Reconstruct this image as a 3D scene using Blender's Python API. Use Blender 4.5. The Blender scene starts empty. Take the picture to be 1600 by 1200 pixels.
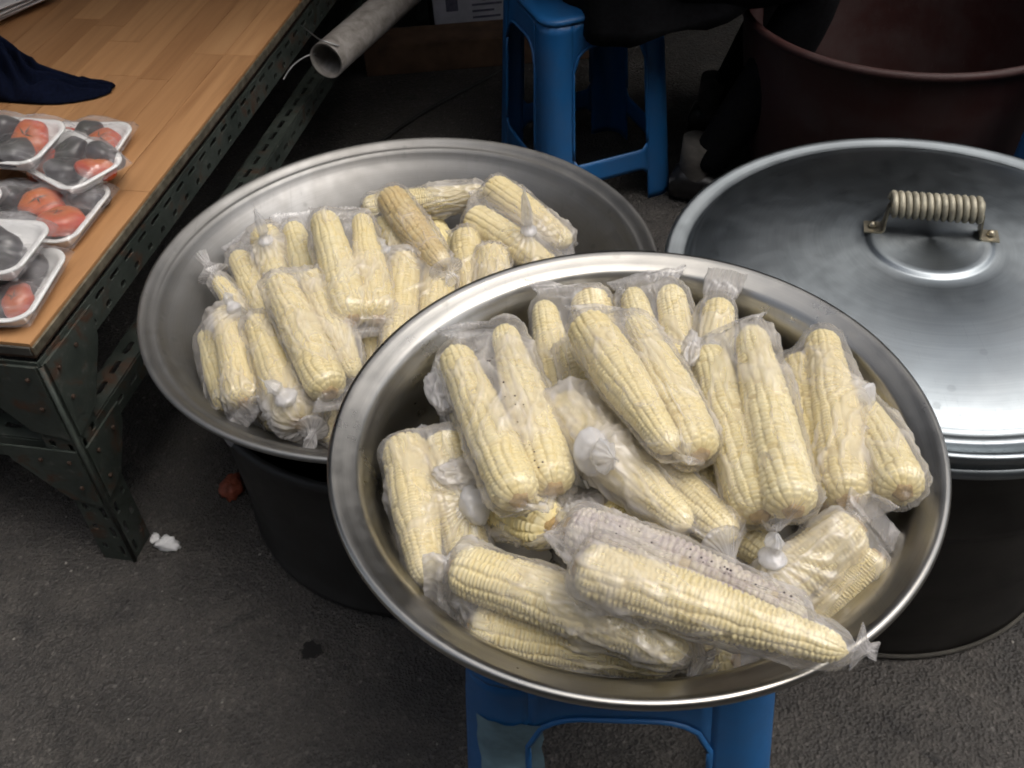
import bpy, bmesh, math, random
import numpy as np
from mathutils import Vector, Matrix

# ------------------------------------------------------------------ camera, sky, sun, exposure
S = bpy.context.scene
COL = S.collection
PITCH, ROLL, CAM_H = math.radians(43.28), math.radians(-4.24), 1.203
cam = bpy.data.objects.new('camera', bpy.data.cameras.new('camera'))
COL.objects.link(cam)
_fw = Vector((0, math.cos(PITCH), -math.sin(PITCH)))
_r0 = Vector((1, 0, 0)); _u0 = _r0.cross(_fw)
_rt = _r0*math.cos(ROLL) + _u0*math.sin(ROLL)
_up = -_r0*math.sin(ROLL) + _u0*math.cos(ROLL)
cam.matrix_world = Matrix(((_rt.x, _up.x, -_fw.x, 0), (_rt.y, _up.y, -_fw.y, 0), (_rt.z, _up.z, -_fw.z, CAM_H), (0, 0, 0, 1)))
cam.data.sensor_width = 36.0
cam.data.lens = 1644/1600*36.0
cam.data.clip_start = 0.02
cam.data.clip_end = 500
cam.data.dof.use_dof = False
S.camera = cam
S.render.resolution_x, S.render.resolution_y = 1024, 768
SUN_EL, SUN_AZ = math.radians(66), math.radians(118)      # high hazy sun to the right
W = bpy.data.worlds.new('World'); S.world = W; W.use_nodes = True
wn = W.node_tree.nodes; wl = W.node_tree.links
sky = wn.new('ShaderNodeTexSky'); sky.sky_type = 'NISHITA'; sky.sun_disc = False
sky.sun_elevation = SUN_EL; sky.sun_rotation = SUN_AZ
sky.air_density = 1.0; sky.dust_density = 6.0; sky.ozone_density = 1.0
hs = wn.new('ShaderNodeHueSaturation'); hs.inputs['Saturation'].default_value = 0.45
wl.new(sky.outputs[0], hs.inputs['Color'])
wl.new(hs.outputs[0], wn['Background'].inputs[0])
wn['Background'].inputs[1].default_value = 0.15
sun = bpy.data.objects.new('sun', bpy.data.lights.new('sun', 'SUN'))
sun.data.energy = .85; sun.data.angle = math.radians(45); sun.data.color = (1.0, 0.95, 0.88)
COL.objects.link(sun)
_sd = Vector((math.sin(SUN_AZ)*math.cos(SUN_EL), math.cos(SUN_AZ)*math.cos(SUN_EL), math.sin(SUN_EL)))
sun.rotation_euler = _sd.to_track_quat('Z', 'Y').to_euler()
S.view_settings.view_transform = 'Standard'; S.view_settings.look = 'None'
S.view_settings.gamma = 1.0; S.view_settings.exposure = 0.18
S.render.engine = 'CYCLES'
S.cycles.use_adaptive_sampling = True; S.cycles.adaptive_threshold = .035; S.cycles.adaptive_min_samples = 16
S.cycles.use_denoising = True; S.cycles.filter_width = 1.9
S.cycles.transparent_max_bounces = 10
S.cycles.max_bounces = 6; S.cycles.diffuse_bounces = 3; S.cycles.glossy_bounces = 3
S.cycles.caustics_reflective = False; S.cycles.caustics_refractive = False

rng = random.Random(11)
nrng = np.random.default_rng(5)

# ------------------------------------------------------------------ materials
class NT:
    def __init__(s, name):
        s.m = bpy.data.materials.new(name); s.m.use_nodes = True
        s.n = s.m.node_tree.nodes; s.l = s.m.node_tree.links
        s.b = s.n['Principled BSDF']; s.out = s.n['Material Output']
    def node(s, t, **kw):
        o = s.n.new(t)
        for k, v in kw.items():
            if k.startswith('i_'): o.inputs[k[2:].replace('_', ' ')].default_value = v
            else: setattr(o, k, v)
        return o
    def link(s, a, b): s.l.new(a, b)
    def coord(s, scale=(1, 1, 1), kind='Object'):
        c = s.node('ShaderNodeTexCoord'); m = s.node('ShaderNodeMapping')
        m.inputs['Scale'].default_value = scale
        s.link(c.outputs[kind], m.inputs[0]); return m.outputs[0]
    def noise(s, vec, scale, detail=3, rough=.55, dist=0):
        n = s.node('ShaderNodeTexNoise'); n.inputs['Scale'].default_value = scale
        n.inputs['Detail'].default_value = detail; n.inputs['Roughness'].default_value = rough
        n.inputs['Distortion'].default_value = dist
        if vec is not None: s.link(vec, n.inputs['Vector'])
        return n.outputs[0]
    def voro(s, vec, scale, feature='F1'):
        n = s.node('ShaderNodeTexVoronoi'); n.feature = feature; n.inputs['Scale'].default_value = scale
        if vec is not None: s.link(vec, n.inputs['Vector'])
        return n
    def ramp(s, fac, stops):
        r = s.node('ShaderNodeValToRGB'); e = r.color_ramp.elements
        while len(e) < len(stops): e.new(.5)
        for k, (p, c) in enumerate(stops):
            e[k].position = p; e[k].color = (c, c, c, 1) if isinstance(c, (int, float)) else (*c, 1)
        s.link(fac, r.inputs[0]); return r.outputs[0]
    def mix(s, fac, a, b, blend='MIX'):
        m = s.node('ShaderNodeMix', data_type='RGBA', blend_type=blend)
        for k, v in ((0, fac), (6, a), (7, b)):
            sock = m.inputs[k]
            if hasattr(v, 'is_linked'): s.link(v, sock)
            elif isinstance(v, (int, float)): sock.default_value = v if k == 0 else (v, v, v, 1)
            else: sock.default_value = (*v, 1)
        return m.outputs[2]
    def math(s, op, a, b=None):
        m = s.node('ShaderNodeMath', operation=op)
        for k, v in enumerate((a, b)):
            if v is None: continue
            if hasattr(v, 'is_linked'): s.link(v, m.inputs[k])
            else: m.inputs[k].default_value = v
        return m.outputs[0]
    def bump(s, h, strength=.3, dist=.002, to=None):
        b = s.node('ShaderNodeBump'); b.inputs['Strength'].default_value = strength
        b.inputs['Distance'].default_value = dist; s.link(h, b.inputs['Height'])
        if to is None: s.link(b.outputs[0], s.b.inputs['Normal'])
        return b.outputs[0]
    def set(s, **kw):
        for k, v in kw.items():
            i = s.b.inputs[k.replace('_', ' ')]
            if hasattr(v, 'is_linked'): s.link(v, i)
            elif isinstance(v, tuple) and len(v) == 3: i.default_value = (*v, 1)
            else: i.default_value = v
        return s

M = {}
def simple(name, col, rough=.5, metal=0., var=.25, scale=30, bump=.15, bd=.001):
    t = NT(name); v = t.coord()
    n = t.noise(v, scale, 4)
    dark = tuple(c*(1-var) for c in col); lite = tuple(min(1, c*(1+var)) for c in col)
    t.set(Base_Color=t.ramp(n, [(.3, dark), (.7, lite)]), Roughness=rough, Metallic=metal)
    if bump: t.bump(t.noise(v, scale*5, 3), bump, bd)
    M[name] = t.m
    return t

def mat_ground():
    t = NT('asphalt'); v = t.coord()
    big = t.noise(v, 3.2, 4, .6); mid = t.noise(v, 17, 4, .6); fine = t.noise(v, 150, 3, .7)
    c1 = t.ramp(big, [(.32, (.036, .033, .030)), (.7, (.080, .073, .066))])
    c2 = t.mix(t.ramp(mid, [(.45, 0.), (.72, .55)]), c1, (.115, .104, .092))
    vs = t.voro(v, 240); chips = t.ramp(vs.outputs['Color'], [(.0, (.35,)*3), (.8, (.9,)*3), (1., (2.2,)*3)])
    c3 = t.mix(.60, c2, chips, 'MULTIPLY')
    vb = t.voro(v, 95); sep = t.node('ShaderNodeSeparateColor'); t.link(vb.outputs['Color'], sep.inputs[0])
    pale = t.math('MULTIPLY', t.ramp(sep.outputs[0], [(.93, 0.), (.95, 1.)]), t.ramp(vb.outputs['Distance'], [(.22, 1.), (.36, 0.)]))
    c4 = t.mix(t.math('MULTIPLY', pale, .5), c3, (.16, .15, .135))
    # old spills with ragged outlines
    st = t.ramp(t.noise(v, 7.5, 5, .65, .6), [(.60, 0.), (.66, .75)])
    c5 = t.mix(st, c4, (.020, .019, .018))
    t.set(Base_Color=c5, Roughness=t.ramp(mid, [(.3, .62), (.7, .9)]))
    h = t.math('ADD', t.math('MULTIPLY', vs.outputs['Distance'], 1.4), t.math('ADD', fine, t.math('MULTIPLY', vb.outputs['Distance'], .9)))
    t.bump(h, .85, .003)
    M['asphalt'] = t.m

def mat_metal(name, col, rough, aniso, line=.25, dirt=.3, dirtcol=(.16, .14, .11), lines=900, rvar=.12):
    """turned sheet metal: fine concentric lathe marks round the local z axis, wear and grease films"""
    t = NT(name)
    c = t.node('ShaderNodeTexCoord'); sx = t.node('ShaderNodeSeparateXYZ'); t.link(c.outputs['Object'], sx.inputs[0])
    r = t.math('SQRT', t.math('ADD', t.math('MULTIPLY', sx.outputs[0], sx.outputs[0]), t.math('MULTIPLY', sx.outputs[1], sx.outputs[1])))
    a = t.math('ARCTAN2', sx.outputs[1], sx.outputs[0])
    cb = t.node('ShaderNodeCombineXYZ')
    t.link(t.math('MULTIPLY', r, lines), cb.inputs[0]); t.link(t.math('MULTIPLY', t.math('SINE', a), 2.0), cb.inputs[1])
    t.link(t.math('MULTIPLY', sx.outputs[2], lines), cb.inputs[2])
    ln = t.noise(cb.outputs[0], 1.0, 2, .6)
    v = t.coord()
    d1 = t.noise(v, 5, 5, .65, .4); d2 = t.noise(v, 40, 4, .6)
    df = t.math('MULTIPLY', t.ramp(d1, [(.42, 0.), (.75, 1.)]), dirt)
    base = t.mix(df, col, dirtcol)
    # dried water spots, scuffs and fine scratches
    wsp = t.voro(v, 46); sepw = t.node('ShaderNodeSeparateColor'); t.link(wsp.outputs['Color'], sepw.inputs[0])
    spot = t.math('MULTIPLY', t.ramp(sepw.outputs[0], [(.80, 0.), (.84, 1.)]), t.ramp(wsp.outputs['Distance'], [(.16, 1.), (.24, 0.)]))
    scr = t.ramp(t.noise(t.coord((140, 9, 9)), 2.2, 3, .7, 1.2), [(.63, 0.), (.67, 1.)])
    wear = t.math('MINIMUM', t.math('ADD', t.math('MULTIPLY', spot, .55), t.math('MULTIPLY', scr, .45)), 1.)
    base = t.mix(t.math('MULTIPLY', wear, .5), base, tuple(min(1, c*.62) for c in col))
    base = t.mix(.3, base, t.ramp(ln, [(.3, .72), (.7, 1.05)]), 'MULTIPLY')
    t.set(Base_Color=base, Metallic=1.0, Anisotropic=aniso,
          Roughness=t.math('ADD', t.math('ADD', t.math('MULTIPLY', t.math('ADD', d1, d2), rvar*1.5), rough-rvar*1.5), t.math('MULTIPLY', wear, .10)))
    tg = t.node('ShaderNodeTangent', direction_type='RADIAL', axis='Z'); t.link(tg.outputs[0], t.b.inputs['Tangent'])
    dents = t.noise(v, 9, 2, .5)
    h = t.math('ADD', t.math('MULTIPLY', ln, line*.12), t.math('MULTIPLY', dents, 1.2))
    t.bump(h, .32, .004)
    # scratches
    M[name] = t.m

def mat_corn(name, pale, deep):
    t = NT(name); at = t.node('ShaderNodeAttribute', attribute_name='kern')
    v = t.coord()
    info = t.node('ShaderNodeObjectInfo')
    sep = t.node('ShaderNodeSeparateColor'); t.link(at.outputs['Color'], sep.inputs[0])
    base = t.mix(sep.outputs[0], pale, deep)
    base = t.mix(t.ramp(t.noise(v, 45, 3), [(.45, 0.), (.75, .5)]), base, (.90, .84, .58))
    base = t.mix(t.math('MULTIPLY', sep.outputs[1], .8), base, (.50, .35, .10))
    base = t.mix(t.math('MULTIPLY', info.outputs['Random'], .6), base, (.78, .64, .30))
    t.set(Base_Color=base, Roughness=.40)
    t.bump(t.noise(v, 420, 2), .12, .001)
    M[name] = t.m

def mat_film(name, base_haze, tint=(.94, .91, .90), gloss=1.0, wrinkle=True):
    """thin wrinkled polythene: mostly clear, milky where it is folded (vertex value 'haze'), with a sheen"""
    t = NT(name); t.n.remove(t.b)
    v = t.coord()
    at = t.node('ShaderNodeAttribute', attribute_name='haze')
    def ridged(vec, sc, det=3, dist=.6):
        f = t.node('ShaderNodeTexNoise'); f.noise_type = 'RIDGED_MULTIFRACTAL'
        f.inputs['Scale'].default_value = sc; f.inputs['Detail'].default_value = det; f.inputs['Distortion'].default_value = dist
        t.link(vec, f.inputs['Vector']); return f.outputs[0]
    if wrinkle:
        # creases follow the pull of the film: 'pull' holds the distance along and around the bag
        pa = t.node('ShaderNodeAttribute', attribute_name='pull')
        def skew(rz, sc):
            m = t.node('ShaderNodeMapping'); m.inputs['Rotation'].default_value = (0, 0, rz); m.inputs['Scale'].default_value = sc
            t.link(pa.outputs['Vector'], m.inputs[0]); return m.outputs[0]
        fold = ridged(skew(.35, (14, 110, 1)), 1.0, 2.5, .8)
        fr = t.ramp(fold, [(.55, 0.), (.95, 1.)])
        hgt = fold
    else:
        fold = ridged(v, 40, 2); fr = t.ramp(fold, [(.6, 0.), (.95, 1.)]); hgt = t.math('MULTIPLY', fold, .5)
    bn = t.node('ShaderNodeBump'); bn.inputs['Strength'].default_value = .6; bn.inputs['Distance'].default_value = .0016
    t.link(hgt, bn.inputs['Height'])
    tr = t.node('ShaderNodeBsdfTransparent'); tr.inputs[0].default_value = (.98, .98, .975, 1)
    df = t.node('ShaderNodeBsdfDiffuse'); df.inputs[0].default_value = (*tint, 1)
    tl = t.node('ShaderNodeBsdfTranslucent'); tl.inputs[0].default_value = (*tint, 1)
    gl = t.node('ShaderNodeBsdfGlossy'); gl.inputs['Roughness'].default_value = .26; gl.inputs[0].default_value = (gloss, gloss, gloss, 1)
    for s_ in (df, tl, gl): t.link(bn.outputs[0], s_.inputs['Normal'])
    milk = t.node('ShaderNodeMixShader'); milk.inputs[0].default_value = .4
    t.link(df.outputs[0], milk.inputs[1]); t.link(tl.outputs[0], milk.inputs[2])
    lw = t.node('ShaderNodeLayerWeight'); lw.inputs['Blend'].default_value = .15
    fac = t.math('ADD', t.math('ADD', base_haze, t.math('MULTIPLY', at.outputs['Fac'], .33)),
                 t.math('ADD', t.math('MULTIPLY', fr, .52), t.math('MULTIPLY', lw.outputs['Facing'], .12)))
    fac = t.math('MINIMUM', fac, .9)
    m1 = t.node('ShaderNodeMixShader'); t.link(fac, m1.inputs[0]); t.link(tr.outputs[0], m1.inputs[1]); t.link(milk.outputs[0], m1.inputs[2])
    lf = t.node('ShaderNodeLayerWeight'); lf.inputs['Blend'].default_value = .5
    fsn = t.math('ADD', .045, t.math('MULTIPLY', t.math('POWER', lf.outputs['Facing'], 4.0), .45))
    m2 = t.node('ShaderNodeMixShader'); t.link(fsn, m2.inputs[0]); t.link(m1.outputs[0], m2.inputs[1]); t.link(gl.outputs[0], m2.inputs[2])
    t.link(m2.outputs[0], t.out.inputs[0])
    M[name] = t.m

def mat_wood():
    t = NT('laminate_wood')
    info = t.node('ShaderNodeObjectInfo')
    c = t.node('ShaderNodeTexCoord'); mp = t.node('ShaderNodeMapping'); mp.inputs['Scale'].default_value = (38, 2.2, 10)
    t.link(c.outputs['Object'], mp.inputs[0])
    ad = t.node('ShaderNodeVectorMath', operation='ADD'); t.link(mp.outputs[0], ad.inputs[0])
    cb = t.node('ShaderNodeCombineXYZ'); r10 = t.math('MULTIPLY', info.outputs['Random'], 60.)
    t.link(r10, cb.inputs[0]); t.link(r10, cb.inputs[1]); t.link(cb.outputs[0], ad.inputs[1])
    g = t.noise(ad.outputs[0], 1.0, 5, .6, .8)
    col = t.ramp(g, [(.25, (.30, .155, .070)), (.5, (.41, .225, .105)), (.8, (.49, .285, .14))])
    tone = t.ramp(info.outputs['Random'], [(0., (.86, .80, .76)), (.5, (.98, .95, .92)), (1., (1.08, 1.04, 1.0))])
    col = t.mix(1.0, col, tone, 'MULTIPLY')
    t.set(Base_Color=col, Roughness=.38)
    t.bump(g, .06, .001)
    M['laminate_wood'] = t.m

def mat_paint_rust():
    t = NT('green_paint_rusty'); v = t.coord()
    n = t.noise(v, 24, 5, .65, .5); n2 = t.noise(v, 9, 4)
    base = t.ramp(n2, [(.3, (.026, .034, .029)), (.7, (.052, .062, .053))])
    col = t.mix(t.ramp(n, [(.54, 0.), (.66, 1.)]), base, (.060, .030, .016))
    col = t.mix(t.ramp(t.noise(v, 60, 3), [(.62, 0.), (.75, .6)]), col, (.115, .12, .105))
    t.set(Base_Color=col, Roughness=t.ramp(n, [(.4, .45), (.7, .85)]), Metallic=.15)
    t.bump(n, .3, .001); M['green_paint_rusty'] = t.m

def mat_plastic(name, col, rough=.36):
    t = NT(name); v = t.coord()
    n = t.noise(v, 12, 5, .65); s = t.noise(t.coord((60, 60, 4)), 3, 4, .7)
    c = t.mix(t.ramp(n, [(.42, 0.), (.75, .5)]), col, tuple(.55*x+.05 for x in col))
    c = t.mix(t.ramp(s, [(.62, 0.), (.72, .35)]), c, tuple(min(1, x*1.2+.05) for x in col))
    t.set(Base_Color=c, Roughness=t.ramp(n, [(.3, rough-.08), (.8, rough+.18)]))
    t.bump(n, .08, .001); M[name] = t.m

def mat_pipe():
    t = NT('dirty_white_pvc'); v = t.coord()
    n = t.noise(v, 28, 5, .7, .7)
    t.set(Base_Color=t.mix(t.ramp(n, [(.40, 0.), (.75, .85)]), (.34, .315, .29), (.09, .075, .06)), Roughness=.5)
    t.bump(n, .2, .001); M['dirty_white_pvc'] = t.m

def mat_tomato(name, c1, c2, c3):
    t = NT(name); v = t.coord(); info = t.node('ShaderNodeObjectInfo')
    n = t.noise(v, 38, 4, .6, .8); n2 = t.noise(v, 110, 4, .65)
    col = t.mix(t.ramp(n, [(.35, 0.), (.7, 1.)]), c1, c2)
    sx = t.node('ShaderNodeSeparateXYZ'); t.link(v, sx.inputs[0])
    col = t.mix(t.math('MULTIPLY', t.ramp(t.math('ADD', t.math('MULTIPLY', sx.outputs[2], 20.), t.math('MULTIPLY', n, .35)), [(.72, 0.), (1.0, 1.)]), .8), col, c3)
    col = t.mix(t.math('MULTIPLY', info.outputs['Random'], .45), col, tuple(x*.5 for x in c1))
    col = t.mix(t.ramp(n2, [(.6, 0.), (.75, .35)]), col, tuple(x*.6 for x in c2))
    t.set(Base_Color=col, Roughness=.30); t.bump(n, .15, .002); M[name] = t.m

mat_ground(); mat_wood(); mat_paint_rust(); mat_pipe()
mat_metal('steel_basin', (.50, .485, .45), .31, .55, line=.25, dirt=.22, dirtcol=(.28, .25, .19))
mat_metal('aluminium_basin', (.31, .307, .30), .52, .2, line=.25, dirt=.5, dirtcol=(.20, .185, .16))
mat_metal('aluminium_lid', (.335, .37, .39), .44, .55, line=.4, dirt=.35, dirtcol=(.26, .26, .26), lines=420)
mat_corn('corn_kernels', (.89, .81, .52), (.76, .62, .26))
mat_corn('corn_kernels_tan', (.60, .44, .18), (.50, .33, .10))
mat_corn('corn_kernels_purple', (.74, .67, .54), (.42, .35, .36))
mat_film('bag_film', .08)
mat_film('bag_knot_film', .30, (.95, .95, .98), 1.0, False)
mat_film('tray_film', .10, (.8, .78, .80), 1.0, False)
mat_plastic('blue_plastic', (.016, .125, .34), .42)
mat_plastic('red_brown_rubber', (.032, .0072, .0058), .62)
mat_plastic('black_rubber', (.016, .015, .014), .55)
simple('cob_end', (.40, .27, .11), .7, 0, .4, 120, .5, .002)
simple('sooty_metal', (.030, .028, .026), .42, .6, .4, 14, .1)
simple('old_brass_steel', (.40, .36, .27), .42, .85, .4, 60, .2)
simple('coil_beige', (.42, .39, .30), .55, .35, .35, 70, .3)
simple('foam_white', (.78, .78, .77), .55, 0, .04, 120, .1, .0005)
simple('navy_cloth', (.003, .005, .015), .95, 0, .35, 200, .5, .001)
simple('black_cloth', (.006, .006, .007), .95, 0, .3, 140, .4, .001)
simple('skin', (.26, .18, .135), .5, 0, .12, 40, .1)
simple('hair_black', (.008, .007, .007), .5, 0, .3, 200, .4)
simple('carton_grey_white', (.40, .40, .45), .8, 0, .15, 20, .1)
simple('ankle_grey_beige', (.075, .068, .06), .9, 0, .2, 90, .3)  # grey-beige ankle tone, far darker than the skin
simple('rusty_bolt', (.050, .030, .020), .75, .3, .5, 90, .3)
simple('print_grey', (.10, .10, .14), .8, 0, .3, 80, 0)
simple('paper_white', (.55, .53, .52), .8, 0, .08, 25, .1)
simple('tissue_white', (.82, .82, .82), .9, 0, .05, 60, .3)
simple('old_timber', (.11, .062, .036), .85, 0, .4, 18, .4)
simple('dark_timber', (.050, .046, .038), .9, 0, .4, 18, .4)
simple('wire_steel', (.45, .45, .45), .4, .9, .2, 60, 0)
simple('calyx_green', (.03, .05, .02), .7, 0, .3, 80, .2)
simple('tarp_dark', (.035, .040, .055), .7, 0, .25, 3, .2, .01)
simple('concrete_wall', (.10, .095, .09), .9, 0, .25, 2, .3, .004)
simple('shoe_black', (.010, .009, .009), .35, 0, .3, 40, .1)
simple('old_tape', (.13, .22, .27), .45, 0, .5, 22, .3)
simple('scrap_orange', (.30, .075, .04), .6, 0, .6, 35, .4)
simple('grit_pale', (.20, .19, .17), .9, 0, .4, 200, 0)
simple('dark_speck', (.045, .030, .040), .5, 0, .3, 200, 0)
simple('wet_stain', (.012, .0115, .011), .30, 0, .2, 50, .4, .002)
mat_tomato('tomato_red', (.55, .048, .012), (.60, .10, .018), (.50, .15, .02))
mat_tomato('fruit_dark', (.018, .015, .022), (.045, .038, .038), (.030, .034, .022))

for nm in ('navy_cloth', 'black_cloth'): M[nm].node_tree.nodes['Principled BSDF'].inputs['Specular IOR Level'].default_value = .08
# ------------------------------------------------------------------ helpers
def put(o, parent=None, loc=None, rot=None):
    COL.objects.link(o)
    if parent is not None: o.parent = parent
    if loc is not None: o.location = loc
    if rot is not None: o.rotation_euler = rot
    return o
def tag(o, label, cat, group=None):
    o['label'] = label; o['category'] = cat
    if group: o['group'] = group
    return o
def thing(name, label, cat, loc=(0, 0, 0), rz=0, group=None):
    o = bpy.data.objects.new(name, None); o.empty_display_size = .05
    put(o, None, loc, (0, 0, rz)); return tag(o, label, cat, group)
def mesh_np(name, V, Fq, mat, smooth=True):
    V = np.asarray(V, np.float32); me = bpy.data.meshes.new(name)
    F = [tuple(f) for f in Fq] if not isinstance(Fq, np.ndarray) else Fq
    if isinstance(F, np.ndarray):
        nf, k = F.shape
        me.vertices.add(len(V)); me.vertices.foreach_set('co', V.ravel())
        me.loops.add(nf*k); me.loops.foreach_set('vertex_index', F.astype(np.int32).ravel())
        me.polygons.add(nf); me.polygons.foreach_set('loop_start', np.arange(0, nf*k, k, dtype=np.int32))
        me.polygons.foreach_set('loop_total', np.full(nf, k, np.int32))
        me.update(calc_edges=True)
    else:
        me.from_pydata(V.tolist(), [], F); me.update()
    if smooth: me.polygons.foreach_set('use_smooth', np.ones(len(me.polygons), bool))
    if isinstance(mat, str): mat = M[mat]
    me.materials.append(mat)
    return me
def obj(name, me, parent=None, loc=None, rot=None):
    return put(bpy.data.objects.new(name, me), parent, loc, rot)
def grid_faces(nu, nv, wrap_v=False):
    u = np.arange(nu-1)[:, None]; v = np.arange(nv if wrap_v else nv-1)[None]
    v2 = (v+1) % nv
    return np.stack([u*nv+v, u*nv+v2, (u+1)*nv+v2, (u+1)*nv+v], -1).reshape(-1, 4)
def lathe(name, prof, mat, n=128, wob=None):
    P = np.array(prof, float); a = np.linspace(0, 2*np.pi, n, endpoint=False)
    R = P[:, 0][:, None]*np.ones(n)[None]; Z = P[:, 1][:, None]*np.ones(n)[None]
    if wob is not None: R, Z = wob(R, Z, a)
    V = np.stack([R*np.cos(a), R*np.sin(a), Z], -1).reshape(-1, 3)
    return mesh_np(name, V, grid_faces(len(P), n, True), mat)
def smooth_prof(pts, k=5):
    """Catmull-Rom through the profile points"""
    P = np.array(pts, float); Q = np.vstack([2*P[0]-P[1], P, 2*P[-1]-P[-2]]); out = []
    for i in range(1, len(Q)-2):
        for t in np.linspace(0, 1, k, endpoint=False):
            p0, p1, p2, p3 = Q[i-1:i+3]
            out.append(.5*((2*p1)+(-p0+p2)*t+(2*p0-5*p1+4*p2-p3)*t*t+(-p0+3*p1-3*p2+p3)*t**3))
    out.append(P[-1]); return np.array(out)
def tube(name, pts, rad, mat, n=10, cap=True):
    P = np.array(pts, float); m = len(P); rad = np.broadcast_to(np.asarray(rad, float), (m,))
    T = np.gradient(P, axis=0); T /= np.linalg.norm(T, axis=1)[:, None]+1e-12
    ref = np.array([0, 0, 1.]) if abs(T[0][2]) < .9 else np.array([1., 0, 0])
    N = np.cross(T[0], ref); N /= np.linalg.norm(N); a = np.linspace(0, 2*np.pi, n, endpoint=False); V = []
    for i in range(m):
        N = N-T[i]*(N@T[i]); N /= np.linalg.norm(N); B = np.cross(T[i], N)
        V.append(P[i]+rad[i]*(np.cos(a)[:, None]*N+np.sin(a)[:, None]*B))
    V = np.concatenate(V); F = [tuple(f) for f in grid_faces(m, n, True)]
    if cap: F += [tuple(range(n))[::-1], tuple(range((m-1)*n, m*n))]
    return mesh_np(name, V, F, mat)
def box(name, sx, sy, sz, mat, bevel=.002, z0=True):
    bm = bmesh.new(); bmesh.ops.create_cube(bm, size=1)
    for v in bm.verts: v.co = Vector((v.co.x*sx, v.co.y*sy, (v.co.z+(.5 if z0 else 0))*sz))
    if bevel: bmesh.ops.bevel(bm, geom=bm.edges[:], offset=bevel, segments=2, affect='EDGES', profile=.6)
    me = bpy.data.meshes.new(name); bm.to_mesh(me); bm.free(); me.materials.append(M[mat] if isinstance(mat, str) else mat)
    return me
def solid(name, V, F, thick, mat, nrm=None, smooth=True):
    """thicken an open sheet along its vertex normals, closed at its borders"""
    bm = bmesh.new(); vs = [bm.verts.new(v) for v in V]
    for f in F: bm.faces.new([vs[i] for i in f])
    bmesh.ops.recalc_face_normals(bm, faces=bm.faces[:])
    bmesh.ops.solidify(bm, geom=bm.faces[:], thickness=thick)
    me = bpy.data.meshes.new(name); bm.to_mesh(me); bm.free()
    if smooth: me.polygons.foreach_set('use_smooth', np.ones(len(me.polygons), bool))
    me.materials.append(M[mat]); return me
def hash3(ix, iy, iz, seed):
    h = (ix.astype(np.int64)*374761393+iy.astype(np.int64)*668265263+iz.astype(np.int64)*2147483647+seed*1274126177) & 0xffffffff
    h = ((h ^ (h >> 13))*1274126177) & 0xffffffff
    h = ((h ^ (h >> 16))*2246822519) & 0xffffffff
    return ((h ^ (h >> 15)) & 0xffff)/65535.
def vnoise(P, seed=0):
    I = np.floor(P); f = P-I; f = f*f*(3-2*f); I = I.astype(int); r = 0
    for dx in (0, 1):
        for dy in (0, 1):
            for dz in (0, 1):
                w = (f[:, 0] if dx else 1-f[:, 0])*(f[:, 1] if dy else 1-f[:, 1])*(f[:, 2] if dz else 1-f[:, 2])
                r = r+w*hash3(I[:, 0]+dx, I[:, 1]+dy, I[:, 2]+dz, seed)
    return r
def fbm(P, seed=0, o=3):
    r = 0; a = .5; t = 0
    for k in range(o): r = r+a*vnoise(P*2**k+k*17.3, seed+k); t += a; a *= .5
    return r/t
def worley(P, seed=0):
    I = np.floor(P).astype(int); d1 = np.full(len(P), 9.); d2 = d1.copy()
    for dx in (-1, 0, 1):
        for dy in (-1, 0, 1):
            for dz in (-1, 0, 1):
                c = I+[dx, dy, dz]
                q = c+np.stack([hash3(c[:, 0], c[:, 1], c[:, 2], seed+k) for k in range(3)], -1)
                d = np.linalg.norm(P-q, axis=1)
                d2 = np.where(d < d1, d1, np.minimum(d2, d)); d1 = np.minimum(d1, d)
    return d1, d2
def vattr(me, name, vals):
    a = me.attributes.new(name, 'FLOAT', 'POINT'); a.data.foreach_set('value', np.asarray(vals, np.float32))
def smoothstep(a, b, x):
    t = np.clip((x-a)/(b-a), 0, 1); return t*t*(3-2*t)

# ------------------------------------------------------------------ the setting
gm = mesh_np('ground', [(-40, -40, 0), (40, -40, 0), (40, 40, 0), (-40, 40, 0)], [(0, 1, 2, 3)], 'asphalt', False)
g = obj('ground', gm); g['kind'] = 'structure'

def awning():
    t = thing('market_awning', 'dark tarpaulin market awning on steel poles over the rear stalls', 'awning')
    AWY = lambda x: AW_Y+.20*x
    nu, nv = 40, 30; V = []
    for i in range(nu):
        for j in range(nv):
            x = -3.6+5.9*i/(nu-1); y = AWY(x)+4.6*j/(nv-1)
            z = AW_Z+.16*(y-AWY(x))+.05*math.sin(x*2.6)*math.sin((y-AWY(x))*1.1)
            V.append((x, y, z))
    obj('tarp', solid('tarp', V, [tuple(f) for f in grid_faces(nu, nv)], .004, 'tarp_dark'), t)
    # unseen front valance on the tarp edge, lengthened to darken the rear stalls
    V = []
    for i in range(nu):
        x = -3.6+5.9*i/(nu-1)
        for k in range(4): V.append((x, AWY(x)-.006-.012*math.sin(x*9)*k/3, AW_Z-.002-.46*k/3))
    obj('valance', solid('valance', V, [tuple(f) for f in grid_faces(nu, 4)], .003, 'tarp_dark'), t)
    for x in (-3.4, 2.24):
        for y in (AWY(x)+.15, AWY(x)+4.3):
            obj('pole', tube('pole', [(x, y, 0), (x, y, AW_Z+.16*(y-AWY(x))-.03)], .024, 'old_brass_steel', 12), t)
AW_Y, AW_Z = 1.54, 1.98
awning()
tag(obj('back_wall', box('back_wall', 9, .2, 3.6, 'concrete_wall', .01), None, (0, 6.3, 0)),
    'grey concrete wall at the far end behind the stalls', 'wall')
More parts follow.
